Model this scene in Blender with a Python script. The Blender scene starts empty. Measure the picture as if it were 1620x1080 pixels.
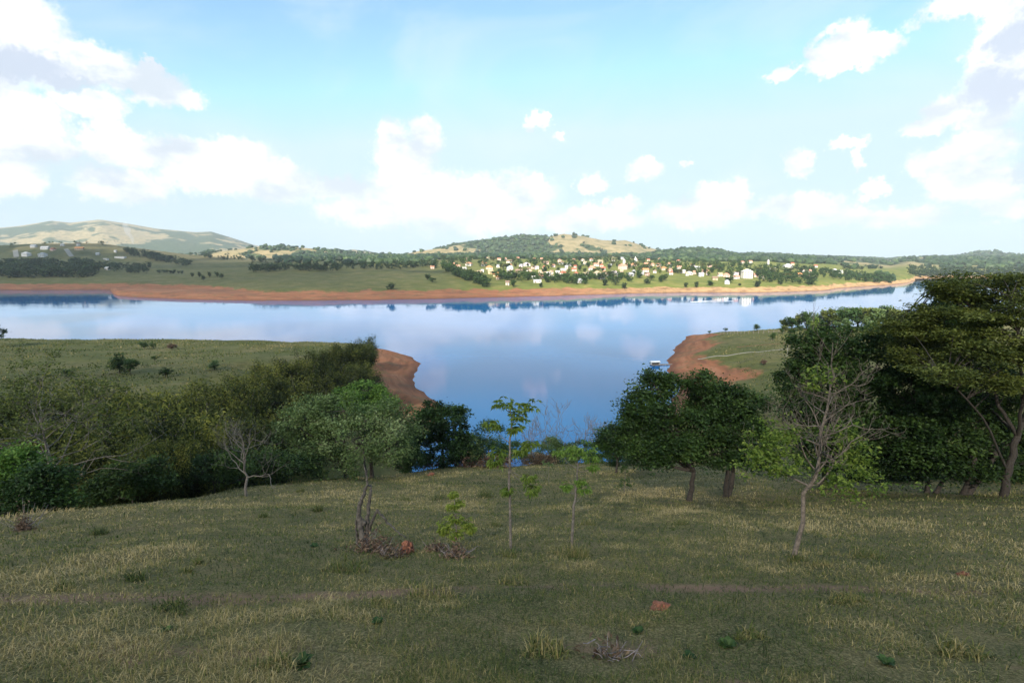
import bpy, math, random
import numpy as np
R = math.radians
SC = bpy.context.scene
COL = SC.collection

# ------------------------------------------------------------------ camera
CAM_Z = 36.0                      # eye above the lake surface (water is z = 0)
PITCH = R(9.0)
FPX = 810.0                       # focal length in photo pixels (photo 1620 x 1080)
cam = bpy.data.cameras.new('camera'); cam.sensor_width = 36.0; cam.lens = 18.0
cam.clip_start = 0.1; cam.clip_end = 40000
camo = bpy.data.objects.new('camera', cam); COL.objects.link(camo)
camo.location = (0, 0, CAM_Z); camo.rotation_euler = (R(90) - PITCH, 0, 0)
SC.camera = camo

# ------------------------------------------------------------------ light
SUN_EL = R(30.0)
SUN_AZ = R(197.0)                 # clockwise from +Y: behind the camera, a little to its left
sun_vec = np.array([math.sin(SUN_AZ) * math.cos(SUN_EL), math.cos(SUN_AZ) * math.cos(SUN_EL), math.sin(SUN_EL)])
sl = bpy.data.lights.new('sun', 'SUN'); sl.energy = 4.4; sl.angle = R(0.5); sl.color = (1.0, 0.93, 0.82)
so = bpy.data.objects.new('sun', sl); COL.objects.link(so)
from mathutils import Vector
so.rotation_euler = Vector(sun_vec).to_track_quat('Z', 'Y').to_euler()
so.location = (0, 0, 300)
SC.view_settings.view_transform = 'Standard'; SC.view_settings.look = 'None'
SC.view_settings.gamma = 1.0; SC.view_settings.use_curve_mapping = False
SC.view_settings.exposure = 1.3
SC.cycles.max_bounces = 6; SC.cycles.diffuse_bounces = 2; SC.cycles.glossy_bounces = 3
SC.cycles.transmission_bounces = 3; SC.cycles.transparent_max_bounces = 8; SC.cycles.volume_bounces = 0
SC.cycles.caustics_reflective = False; SC.cycles.caustics_refractive = False
SC.cycles.use_denoising = True

# ------------------------------------------------------------------ sky with cumulus
def nd(nt, t, **kw):
    n = nt.nodes.new(t)
    for k, v in kw.items(): setattr(n, k, v)
    return n
def math_n(nt, op, a, b=None, c=None, clamp=False):
    n = nt.nodes.new('ShaderNodeMath'); n.operation = op; n.use_clamp = clamp
    for i, v in enumerate((a, b, c)):
        if v is None: continue
        if isinstance(v, (int, float)): n.inputs[i].default_value = v
        else: nt.links.new(v, n.inputs[i])
    return n.outputs[0]
def vmath(nt, op, a, b=None):
    n = nt.nodes.new('ShaderNodeVectorMath'); n.operation = op
    for i, v in enumerate((a, b)):
        if v is None: continue
        if isinstance(v, (tuple, list)): n.inputs[i].default_value = v
        else: nt.links.new(v, n.inputs[i])
    return n
def sstep(nt, val, lo, hi):
    n = nt.nodes.new('ShaderNodeMapRange'); n.interpolation_type = 'SMOOTHSTEP'
    nt.links.new(val, n.inputs[0]); n.inputs[1].default_value = lo; n.inputs[2].default_value = hi
    return n.outputs[0]
def mixc(nt, fac, a, b, typ='MIX'):
    n = nt.nodes.new('ShaderNodeMix'); n.data_type = 'RGBA'; n.blend_type = typ
    for i, v in ((0, fac), (6, a), (7, b)):
        if isinstance(v, (int, float)): n.inputs[i].default_value = v
        elif isinstance(v, (tuple, list)): n.inputs[i].default_value = (*v[:3], 1)
        else: nt.links.new(v, n.inputs[i])
    return n.outputs[2]
def azel(x, y):
    u = (x - 810) / FPX; v = (540 - y) / FPX
    d = np.array([u, math.cos(PITCH) + v * math.sin(PITCH), -math.sin(PITCH) + v * math.cos(PITCH)])
    d /= np.linalg.norm(d)
    return math.degrees(math.atan2(d[0], d[1])), math.degrees(math.asin(d[2]))
# cumulus: (x, y, rx, ry) of each billow, turned into azimuth and elevation
BILLOWS = [(20,40,95,75),(70,95,100,55),(-50,80,120,95),(150,110,90,42),(230,135,85,34),(285,150,45,20),(245,108,18,16),
 (10,165,60,48),(60,190,55,40),(140,165,70,26),(165,195,36,34),(-30,205,80,75),(20,275,60,40),(-40,280,80,45),
 (70,235,70,26),(200,235,90,34),(290,245,80,30),(370,250,70,36),(330,280,90,32),(430,290,80,38),(450,270,26,22),(195,295,80,36),(540,300,70,22),
 (620,215,26,30),(672,218,30,34),(640,250,54,44),(640,300,80,46),(700,300,90,34),(790,305,100,36),(850,290,24,20),(760,340,150,40),(610,335,110,30),
 (848,194,24,11),(862,190,12,9),(886,216,10,9),(935,292,28,20),(1018,270,34,19),(985,320,30,14),(1085,262,11,6),
 (1135,310,42,28),(1165,305,26,26),(1110,335,90,28),(920,348,110,24),
 (1345,60,42,34),(1390,70,44,24),(1310,80,38,28),(1330,105,62,18),(1240,114,36,12),
 (1262,262,30,24),(1345,226,32,14),(1360,248,10,18),
 (1520,15,90,24),(1590,40,60,60),(1590,120,75,80),(1500,175,55,26),(1460,200,40,18),(1560,190,60,26),
 (1550,235,80,32),(1490,260,60,32),(1540,290,100,40),(1590,330,70,26),(1380,300,34,16),
 (1260,325,80,22),(1310,340,90,22),(1430,345,80,20)]
GREYS = [(20,100,130,34),(110,130,70,18),(-60,90,120,60),(1590,150,60,60),(1600,60,45,50),(1560,130,40,40),(1620,265,40,30)]
world = bpy.data.worlds.new('World'); SC.world = world; world.use_nodes = True
wt = world.node_tree; wt.nodes.clear()
def blob_group(name, lst):
    g = bpy.data.node_groups.new(name, 'ShaderNodeTree')
    g.interface.new_socket('P', in_out='INPUT', socket_type='NodeSocketVector')
    g.interface.new_socket('F', in_out='OUTPUT', socket_type='NodeSocketFloat')
    gi = g.nodes.new('NodeGroupInput'); go = g.nodes.new('NodeGroupOutput')
    acc = None
    for (x, y, rx, ry) in lst:
        a, e = azel(x, y); a2, _ = azel(x + rx, y); _, e2 = azel(x, y - ry)
        ia, ie = 1 / abs(a2 - a), 1 / abs(e2 - e)
        m = vmath(g, 'MULTIPLY_ADD', gi.outputs[0], (ia, ie, 0)); m.inputs[2].default_value = (-a * ia, -e * ie, 0)
        l = vmath(g, 'LENGTH', m.outputs[0]).outputs['Value']
        acc = l if acc is None else math_n(g, 'MINIMUM', acc, l)
    g.links.new(math_n(g, 'SUBTRACT', 1.0, acc), go.inputs[0])
    return g
tc = nd(wt, 'ShaderNodeTexCoord')
sep = nd(wt, 'ShaderNodeSeparateXYZ'); wt.links.new(tc.outputs['Generated'], sep.inputs[0])
az = math_n(wt, 'MULTIPLY', math_n(wt, 'ARCTAN2', sep.outputs[0], sep.outputs[1]), 57.29578)
el = math_n(wt, 'MULTIPLY', math_n(wt, 'ARCSINE', sep.outputs[2]), 57.29578)
cmb = nd(wt, 'ShaderNodeCombineXYZ'); wt.links.new(az, cmb.inputs[0]); wt.links.new(el, cmb.inputs[1])
def noise(nt, vec, scale, detail=6, rough=0.55, dist=0.0):
    n = nt.nodes.new('ShaderNodeTexNoise'); n.inputs['Scale'].default_value = scale
    n.inputs['Detail'].default_value = detail; n.inputs['Roughness'].default_value = rough
    n.inputs['Distortion'].default_value = dist
    if vec is not None: nt.links.new(vec, n.inputs['Vector'])
    return n
n1 = noise(wt, cmb.outputs[0], 0.36, 8, 0.70)
wv = vmath(wt, 'SUBTRACT', n1.outputs['Color'], (0.5, 0.5, 0.5))
wv2 = vmath(wt, 'MULTIPLY', wv.outputs[0], (4.6, 3.4, 0))
n4 = noise(wt, cmb.outputs[0], 1.5, 5, .65)
wv3 = vmath(wt, 'MULTIPLY', vmath(wt, 'SUBTRACT', n4.outputs['Color'], (.5, .5, .5)).outputs[0], (2.2, 1.7, 0))
warped = vmath(wt, 'ADD', vmath(wt, 'ADD', cmb.outputs[0], wv2.outputs[0]).outputs[0], wv3.outputs[0])
cg = nd(wt, 'ShaderNodeGroup'); cg.node_tree = blob_group('cumulus_field', BILLOWS); wt.links.new(warped.outputs[0], cg.inputs[0])
gg = nd(wt, 'ShaderNodeGroup'); gg.node_tree = blob_group('cumulus_grey', GREYS); wt.links.new(warped.outputs[0], gg.inputs[0])
# the rest of the sky dome carries the same kind of broken cumulus
nrest = noise(wt, vmath(wt, 'MULTIPLY', cmb.outputs[0], (0.035, 0.075, 0)).outputs[0], 1.0, 7, 0.55)
rest = math_n(wt, 'MULTIPLY', math_n(wt, 'SUBTRACT', nrest.outputs['Fac'], 0.53), 5.0)
side = math_n(wt, 'MULTIPLY', sstep(wt, math_n(wt, 'ABSOLUTE', az), 47, 58), 1.0)
high = sstep(wt, el, 33, 42)
outm = math_n(wt, 'MAXIMUM', side, high)
fld = math_n(wt, 'ADD', math_n(wt, 'MULTIPLY', cg.outputs[0], math_n(wt, 'SUBTRACT', 1.0, outm)), math_n(wt, 'MULTIPLY', rest, outm))
edge = math_n(wt, 'ADD', fld, math_n(wt, 'MULTIPLY', math_n(wt, 'SUBTRACT', n1.outputs['Fac'], 0.5), 0.75))
cmask = sstep(wt, edge, -0.14, 0.42)
# thin veil between the clouds
veil = noise(wt, vmath(wt, 'MULTIPLY', cmb.outputs[0], (0.05, 0.10, 0)).outputs[0], 1.0, 5, 0.55, 0.8)
veilm = math_n(wt, 'MULTIPLY', sstep(wt, veil.outputs['Fac'], 0.40, 0.72), 0.45)
sky = nd(wt, 'ShaderNodeTexSky', sky_type='NISHITA'); sky.sun_disc = False
sky.sun_elevation = SUN_EL; sky.sun_rotation = SUN_AZ; sky.altitude = 800
sky.air_density = 1.0; sky.dust_density = 0.3; sky.ozone_density = 0.4
greym = math_n(wt, 'MULTIPLY', sstep(wt, gg.outputs[0], -0.2, 0.6), 1.0)
n3 = noise(wt, vmath(wt, 'MULTIPLY', cmb.outputs[0], (.13, .22, 0)).outputs[0], 1.0, 6, .6)
soft = math_n(wt, 'MULTIPLY', sstep(wt, n3.outputs['Fac'], 0.42, 0.64), 0.95)
ccol = mixc(wt, greym, (5.2, 5.15, 5.2), (2.85, 3.15, 3.75))
ccol = mixc(wt, soft, ccol, (3.05, 3.35, 3.75))
skyc = mixc(wt, 1.0, sky.outputs[0], (.88, 1.07, 1.05), 'MULTIPLY')
skyc = vmath(wt, 'MINIMUM', skyc, (2.75, 3.65, 4.1)).outputs[0]
c1 = mixc(wt, veilm, skyc, (3.35, 3.85, 4.15))
c2 = mixc(wt, math_n(wt, 'MULTIPLY', cmask, 0.96), c1, ccol)
bg = nd(wt, 'ShaderNodeBackground'); wt.links.new(c2, bg.inputs[0]); bg.inputs[1].default_value = 0.105
wo = nd(wt, 'ShaderNodeOutputWorld'); wt.links.new(bg.outputs[0], wo.inputs[0])
world.cycles.sampling_method = 'MANUAL'; world.cycles.sample_map_resolution = 512

# ================================================================== helpers
rng = np.random.default_rng(7)
def ray(x, y):
    u = (np.asarray(x, float) - 810) / FPX; v = (540 - np.asarray(y, float)) / FPX
    return np.stack([u, math.cos(PITCH) + v * math.sin(PITCH), -math.sin(PITCH) + v * math.cos(PITCH)], -1)
def pt(x, y, Y):
    d = ray(x, y); return np.array([0, 0, CAM_Z]) + d * (Y / d[..., 1:2] if d.ndim > 1 else Y / d[1])
def mpp(p):                                  # metres per photo pixel at a point
    return (p[1] * math.cos(PITCH) - (p[2] - CAM_Z) * math.sin(PITCH)) / FPX
def row_tan(row):                            # tan of the angle above the horizon of a photo row (middle column)
    return np.tan(np.arctan((540 - np.asarray(row, float)) / FPX) - PITCH)

def _hash(ix, iy, s):
    h = (ix.astype(np.int64) * 374761393 + iy.astype(np.int64) * 668265263 + s * 1442695041) & 0x7fffffff
    h = ((h ^ (h >> 13)) * 1274126177) & 0x7fffffff
    return ((h ^ (h >> 16)) & 0xffff) / 65535.0
def vnoise(x, y, s=0):
    ix = np.floor(x); iy = np.floor(y); fx = x - ix; fy = y - iy
    fx = fx * fx * (3 - 2 * fx); fy = fy * fy * (3 - 2 * fy)
    a = _hash(ix, iy, s); b = _hash(ix + 1, iy, s); c = _hash(ix, iy + 1, s); d = _hash(ix + 1, iy + 1, s)
    return (a + (b - a) * fx) * (1 - fy) + (c + (d - c) * fx) * fy - 0.5
def fbm(x, y, o=4, s=0):
    r = 0; a = 1.0
    for k in range(o):
        r = r + a * vnoise(x, y, s + k * 17); x = x * 2.03 + 11.7; y = y * 2.03 - 5.3; a *= 0.5
    return r
def sdf(X, Y, poly):                          # positive inside
    P = np.asarray(poly, float); n = len(P)
    d2 = np.full(X.shape, 1e18); ins = np.zeros(X.shape, bool)
    for i in range(n):
        ax, ay = P[i]; bx, by = P[(i + 1) % n]
        ex, ey = bx - ax, by - ay
        t = np.clip(((X - ax) * ex + (Y - ay) * ey) / (ex * ex + ey * ey), 0, 1)
        d2 = np.minimum(d2, (X - ax - t * ex) ** 2 + (Y - ay - t * ey) ** 2)
        if ay != by:
            c = ((ay > Y) != (by > Y)) & (X < (bx - ax) * (Y - ay) / (by - ay) + ax)
            ins ^= c
    d = np.sqrt(d2)
    return np.where(ins, d, -d)
def smax(a, b, k):
    h = np.clip(0.5 + 0.5 * (a - b) / k, 0, 1); return b + (a - b) * h + k * h * (1 - h)
def smin(a, b, k): return -smax(-a, -b, k)
def sst(x, a, b):
    t = np.clip((x - a) / (b - a), 0, 1); return t * t * (3 - 2 * t)

# ------------------------------------------------------------------ terrain
MEADOW = [(-400,-130),(-150,-80),(-60,-35),(-25,0),(-18,10),(-17.3,22),(-17.5,33),(-13,43),(-5,53),(11,63),(30,68),(60,72),(110,80),(200,90),(420,100),(420,-900),(-400,-900)]
LEFTHILL = [(-17,121),(-20.5,129),(-26,140),(-30.5,153),(-31.5,165),(-32,177),(-38,190),(-54,203),(-90,208),(-150,205),(-260,215),(-520,260),(-520,-260),(-95,-90),(-52,0),(-40,40),(-30,75),(-21,105)]
SPIT = [(20,104),(25,108),(40,125),(49,145),(51,153),(52,167),(56,180),(59,189),(70,215),(84,243),(105,251),(135,255),(185,265),(260,285),(340,310),(600,340),(600,40),(60,55),(20,80)]
SHORE_PX = [(-900,455),(-200,457),(0,459),(120,459),(190,459),(260,460.5),(330,464),(380,470),(420,475.5),(500,475.5),(600,474.5),(700,472.5),(800,470.5),(900,467.5),(1000,464.5),(1100,463),(1200,463),(1290,460.5),(1308,459),(1318,456.5),(1400,451),(1428,448),(1436,445.5),(1441,441),(1500,440),(1620,440),(2400,440)]
SLOPE_PX = [(-900,.10),(0,.11),(170,.10),(200,.052),(300,.05),(500,.06),(650,.068),(750,.085),(900,.092),(1050,.088),(1200,.074),(1300,.05),(1400,.022),(1440,.06),(1620,.08),(2400,.1)]
RIDGES = [
 dict(Y=5200, wf=2300, wb=2500, pts=[(-900,385),(-400,372),(-100,366),(0,363),(50,358),(100,350),(130,353),(175,348),(215,354),(260,362),(320,368),(345,367),(380,378),(410,388),(460,398),(560,411),(2400,412)]),
 dict(Y=1350, wf=420, wb=500, pts=[(-900,392),(-200,390),(0,389),(60,386),(120,385),(170,385),(240,394),(300,402),(400,411),(460,420),(2400,440)]),
 dict(Y=2000, wf=450, wb=600, pts=[(-900,440),(220,430),(300,404),(370,396),(420,390),(455,390.5),(500,393),(545,399),(590,402),(640,403),(665,397),(700,393),(740,392),(800,400),(900,430),(2400,440)]),
 dict(Y=4200, wf=700, wb=900, pts=[(-900,440),(500,412),(535,399),(562,394.5),(590,398),(640,408),(2400,440)]),
 dict(Y=2300, wf=800, wb=900, pts=[(-900,440),(640,420),(690,396),(720,388),(760,383),(800,377),(830,374),(860,376),(890,370),(920,374),(950,380),(972,381),(985,380),(1005,386),(1032,394),(1060,402),(1120,430),(2400,440)]),
 dict(Y=1700, wf=600, wb=700, pts=[(-900,440),(960,440),(1010,408),(1040,400),(1075,396),(1105,395),(1140,400),(1170,407),(1200,407),(1240,409),(1290,416),(1330,424),(1400,432),(2400,440)]),
 dict(Y=2600, wf=700, wb=900, pts=[(-900,440),(1050,430),(1150,406),(1185,401),(1240,404),(1300,412),(1345,418),(1390,417),(1440,416),(1500,420),(1600,430),(2400,440)]),
 dict(Y=4800, wf=1200, wb=1500, pts=[(-900,440),(1250,425),(1340,412),(1390,408),(1430,407),(1470,408),(1520,409),(1620,410),(2400,405)]),
 dict(Y=3300, wf=1500, wb=1500, pts=[(-900,440),(1380,428),(1440,416),(1480,409),(1510,403),(1535,399),(1562,397.5),(1590,402),(1620,402),(1680,396),(1800,392),(2400,388)]),
]
def terrain(X, Y):
    Yp = np.maximum(Y, 0)
    z = 34 - 0.43 * Yp + 0.0009 * Yp ** 2
    z = np.where(Y < 0, 34 + 60 * (1 - np.exp(0.43 * np.minimum(Y, 0) / 60)), z)
    z = z + 0.55 * fbm(X / 9, Y / 9, 3, 3) * sst(np.hypot(X, Y), 5, 25) + 0.10 * fbm(X / 1.3, Y / 1.3, 2, 9)
    dm = -sdf(X, Y, MEADOW) + 1.2 * fbm(X / 5, Y / 5, 2, 21)
    q = np.maximum(dm, 0)
    z = z - np.where(q < 6, 0.05 * q * q, 1.8 + 0.6 * (q - 6)) - 0.02 * np.clip(dm + 6, 0, 12)
    # left shoulder
    dl = sdf(X, Y, LEFTHILL) + 1.6 * fbm(X / 9, Y / 9, 3, 42)
    creek = np.clip(0.13 * (118 - Y), 0, 18)
    zl = 15.6 - 0.085 * (Y - 80) + 0.012 * (-X - 60) + 0.9 * fbm(X / 30, Y / 30, 3, 40)
    wob = 1 + 0.5 * fbm(X / 14, Y / 14, 3, 44)
    prof = creek + np.where(dl > 0, 0.36 * dl * wob, 0.5 * dl)
    zl = smin(zl, prof, 3.0)
    zl = np.where(dl < -1, np.minimum(zl, creek * 0 + 0.5 * dl + creek), zl)
    # right spit
    ds = sdf(X, Y, SPIT) + 2.0 * fbm(X / 9, Y / 9, 3, 62)
    zs = 5 + 0.02 * (X - 60) + 0.033 * (205 - Y) + 0.7 * fbm(X / 25, Y / 25, 3, 60)
    zs = smin(zs, np.where(ds > 0, 0.27 * ds * (1 + 0.4 * fbm(X / 16, Y / 16, 3, 64)), 0.5 * ds), 2.0)
    z = smax(z, zl, 1.5); z = smax(z, zs, 1.5)
    # land across the lake
    r = np.hypot(X, Y); th = np.clip(np.arctan2(X, np.maximum(Y, 1e-6)), -R(62), R(62))
    th = np.where(Y <= 0, np.sign(X) * R(62), th)
    Ye = r * np.cos(th); u = np.tan(th)
    px = 810 + u * FPX * (math.cos(PITCH) + 0.01)
    sx = np.array([p[0] for p in SHORE_PX]); sy = CAM_Z / -row_tan([p[1] for p in SHORE_PX])
    ys = np.interp(px, sx, sy) + 5 * fbm(px / 40, px * 0, 3, 77)
    sl_ = np.interp(px, [p[0] for p in SLOPE_PX], [p[1] for p in SLOPE_PX])
    d = Ye - ys
    yt = np.interp(px, [160,176,186,215,300,400,480,520], CAM_Z / -row_tan([459,463,468,470.5,474,476,475,470]))
    tip = np.clip(Ye - yt, -30, 400)
    tipz = np.where(tip < 0, .25 * tip, np.minimum(.2 * tip, 4.2 + .012 * tip)) - 9 * sst(px, 186, 170) - 9 * sst(px, 500, 540) - .10 * np.maximum(tip - 75, 0) * (1 - sst(px, 240, 420))
    A = 46.0
    dd = np.maximum(d - 38, 0)
    zf = np.where(d < 0, 0.25 * d, 0.21 * np.minimum(d, 38) * (1 + 0.25 * fbm(X / 30, Y / 30, 3, 80)) + A * (1 - np.exp(-sl_ * dd / A)))
    zf = zf + sst(d, 20, 200) * (3.0 * fbm(X / 110, Y / 110, 4, 90))
    zf = np.maximum(zf, tipz)
    for k, rd in enumerate(RIDGES):
        zr = CAM_Z + row_tan(np.interp(px, [p[0] for p in rd['pts']], [p[1] for p in rd['pts']])) * rd['Y']
        w = np.where(Ye < rd['Y'], sst(Ye, rd['Y'] - rd['wf'], rd['Y']), 1 - sst(Ye, rd['Y'], rd['Y'] + rd['wb']) * 0.8)
        amp = np.clip(zr - 30, 8, 420)
        bump = fbm(X / (rd['wf'] * .22), Y / (rd['wf'] * .22), 5, 100 + 7 * k) * amp * 0.32 * (1 - np.exp(-((Ye - rd['Y']) / (rd['wf'] * .35)) ** 2)) * (Ye < rd['Y'] + 1e9)
        cand = zr * w + bump * w - 14 * (1 - w)
        zf = np.where(d > 40, smax(zf, cand, 8.0), zf)
    far = Ye > 380
    z = np.where(far, np.maximum(zf, -6), np.maximum(z, -6))
    return np.where((Y < 60) | ~far, np.maximum(z, -6), z)

NR, RMIN, RMAX = 760, 1.2, 11000.0
ths = np.concatenate([np.linspace(-180, -60, 30)[:-1], np.linspace(-60, 60, 520), np.linspace(60, 180, 30)[1:]])
ths = np.radians(ths); lr = np.linspace(math.log(RMIN), math.log(RMAX), NR); rr = np.exp(lr)
TT, RR = np.meshgrid(ths, rr)
GX, GY = RR * np.sin(TT), RR * np.cos(TT)
GZ = terrain(GX, GY)
def gz(X, Y):                                # height of the built ground at X, Y
    X = np.asarray(X, float); Y = np.asarray(Y, float)
    t = np.arctan2(X, Y); r = np.log(np.clip(np.hypot(X, Y), RMIN * 1.001, RMAX * .999))
    j = np.clip(np.searchsorted(ths, t) - 1, 0, len(ths) - 2); ft = (t - ths[j]) / (ths[j + 1] - ths[j])
    fi = (r - lr[0]) / (lr[1] - lr[0]); i = np.clip(fi.astype(int), 0, NR - 2); fr = fi - i
    return (GZ[i, j] * (1 - ft) + GZ[i, j + 1] * ft) * (1 - fr) + (GZ[i + 1, j] * (1 - ft) + GZ[i + 1, j + 1] * ft) * fr
def hit(x, y, rmin=2.0):                     # where the sight line through a photo pixel meets the ground
    d = ray(x, y); h = np.hypot(d[0], d[1]); t = math.atan2(d[0], d[1])
    m = rr > rmin
    X = rr[m] * math.sin(t); Y = rr[m] * math.cos(t)
    zr = CAM_Z + d[2] / h * rr[m]; zg = np.maximum(gz(X, Y), 0)
    k = np.argmax(zr < zg)
    if not (zr < zg).any(): k = len(X) - 2
    k = max(k, 1); a0 = zr[k - 1] - zg[k - 1]; a1 = zr[k] - zg[k]; f = a0 / (a0 - a1 + 1e-9)
    xx = X[k - 1] + f * (X[k] - X[k - 1]); yy = Y[k - 1] + f * (Y[k] - Y[k - 1])
    return np.array([xx, yy, float(gz(xx, yy))])
def base_at(x, Y):                           # ground point in photo column x at depth Y
    z = 10.0
    for _ in range(6):
        X = (x - 810) / FPX * (Y * math.cos(PITCH) - (z - CAM_Z) * math.sin(PITCH)); z = float(gz(X, Y))
    return np.array([X, Y, z])

def build(name, V, quads=None, tris=None, mats=None, parent=None, tint=None, smooth=False, mat_idx=None, loc=None, rotz=0, scale=None):
    me = bpy.data.meshes.new(name)
    V = np.asarray(V, np.float32).reshape(-1, 3)
    me.vertices.add(len(V)); me.vertices.foreach_set('co', V.ravel())
    idx = []; starts = []; c = 0
    for F, k in ((quads, 4), (tris, 3)):
        if F is None or len(F) == 0: continue
        F = np.asarray(F, np.int32).reshape(-1, k); idx.append(F.ravel())
        starts.append(c + np.arange(len(F)) * k); c += len(F) * k
    idx = np.concatenate(idx); starts = np.concatenate(starts)
    me.loops.add(len(idx)); me.loops.foreach_set('vertex_index', idx)
    me.polygons.add(len(starts)); me.polygons.foreach_set('loop_start', starts.astype(np.int32))
    for m in (mats or []): me.materials.append(m)
    if mat_idx is not None: me.polygons.foreach_set('material_index', np.asarray(mat_idx, np.int32))
    if tint is not None:
        at = me.attributes.new('tint', 'FLOAT', 'POINT'); at.data.foreach_set('value', np.asarray(tint, np.float32))
    me.update(calc_edges=True)
    me.polygons.foreach_set('use_smooth', np.full(len(starts), bool(smooth)))
    o = bpy.data.objects.new(name, me); COL.objects.link(o)
    if parent is not None: o.parent = parent
    if loc is not None: o.location = loc
    if rotz: o.rotation_euler = (0, 0, rotz)
    if scale is not None: o.scale = (scale, scale, scale) if isinstance(scale, (int, float)) else scale
    return o
def tag(o, label=None, cat=None, group=None, kind=None):
    if label: o['label'] = label
    if cat: o['category'] = cat
    if group: o['group'] = group
    if kind: o['kind'] = kind
    return o
def empty(name, loc, rz=0.0):
    o = bpy.data.objects.new(name, None); COL.objects.link(o); o.location = loc; o.rotation_euler = (0, 0, rz)
    o.empty_display_size = 0.2
    return o
class Geo:                                    # collects pieces of ONE part
    def __init__(s): s.V = []; s.Q = []; s.T = []; s.t = []; s.n = 0
    def add(s, V, Q=None, T=None, tint=0.5):
        V = np.asarray(V, float).reshape(-1, 3)
        if Q is not None and len(Q): s.Q.append(np.asarray(Q, int).reshape(-1, 4) + s.n)
        if T is not None and len(T): s.T.append(np.asarray(T, int).reshape(-1, 3) + s.n)
        s.V.append(V); s.t.append(np.full(len(V), tint) if np.isscalar(tint) else np.asarray(tint)); s.n += len(V)
    def tube(s, P, rad, k=6, tint=0.5, cap=True):
        P = np.asarray(P, float); n = len(P); rad = np.broadcast_to(np.asarray(rad, float), (n,))
        T = np.gradient(P, axis=0); T /= np.linalg.norm(T, axis=1, keepdims=True) + 1e-9
        ref = np.array([0.31, 0.95, 0.05]); ref = ref if abs(T[0] @ ref) < .9 else np.array([1.0, 0, 0])
        A = np.cross(T, ref); A /= np.linalg.norm(A, axis=1, keepdims=True) + 1e-9
        B = np.cross(T, A); an = np.arange(k) * 2 * math.pi / k
        V = P[:, None] + rad[:, None, None] * (np.cos(an)[None, :, None] * A[:, None] + np.sin(an)[None, :, None] * B[:, None])
        i = np.arange(n - 1)[:, None] * k; j = np.arange(k)[None]; j2 = (j + 1) % k
        Q = np.stack([i + j, i + j2, i + k + j2, i + k + j], -1).reshape(-1, 4)
        V = V.reshape(-1, 3); Tt = None
        if cap:
            V = np.vstack([V, P[-1] + T[-1] * rad[-1]]); e = (n - 1) * k
            Tt = [(e + a, e + (a + 1) % k, n * k) for a in range(k)]
        s.add(V, Q, Tt, tint)
    def box(s, c, d, tint=0.5, rz=0.0):
        x, y, z = (np.array(d) / 2)
        V = np.array([(a * x, b * y, g * z) for g in (-1, 1) for a, b in ((-1, -1), (1, -1), (1, 1), (-1, 1))])
        cr, sr = math.cos(rz), math.sin(rz); V = np.stack([V[:, 0] * cr - V[:, 1] * sr, V[:, 0] * sr + V[:, 1] * cr, V[:, 2]], 1)
        s.add(V + np.array(c), [(3, 2, 1, 0), (4, 5, 6, 7), (0, 1, 5, 4), (1, 2, 6, 5), (2, 3, 7, 6), (3, 0, 4, 7)], None, tint)
    def obj(s, name, mat, parent=None, **kw):
        return build(name, np.vstack(s.V), np.vstack(s.Q) if s.Q else None, np.vstack(s.T) if s.T else None, mat if isinstance(mat, list) else [mat], parent, np.concatenate(s.t), **kw)

def leaves(C, size, flat=0.4, aspect=0.55, tint=None, spread=0.25, g=rng, up=None):
    """one folded leaf (two triangles) round each centre"""
    n = len(C)
    nrm = g.normal(size=(n, 3)); nrm[:, 2] = np.abs(nrm[:, 2]) + flat * 2
    if up is not None: nrm = nrm + up
    nrm /= np.linalg.norm(nrm, axis=1, keepdims=True)
    a = g.normal(size=(n, 3)); a -= (a * nrm).sum(1, keepdims=True) * nrm; a /= np.linalg.norm(a, axis=1, keepdims=True)
    b = np.cross(nrm, a); L = size * g.uniform(.6, 1.35, (n, 1)); W = L * aspect
    V = np.stack([C - a * L * .5, C + b * W * .5 + nrm * L * .12, C + a * L * .5 - nrm * L * .08, C - b * W * .5 + nrm * L * .12], 1).reshape(-1, 3)
    k = np.arange(n)[:, None] * 4
    T = np.concatenate([k + [[0, 1, 2]], k + [[0, 2, 3]]])
    t = g.uniform(0, 1, n) if tint is None else np.clip(tint + g.normal(0, spread, n), 0, 1)
    return V, T, np.repeat(t, 4)

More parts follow.
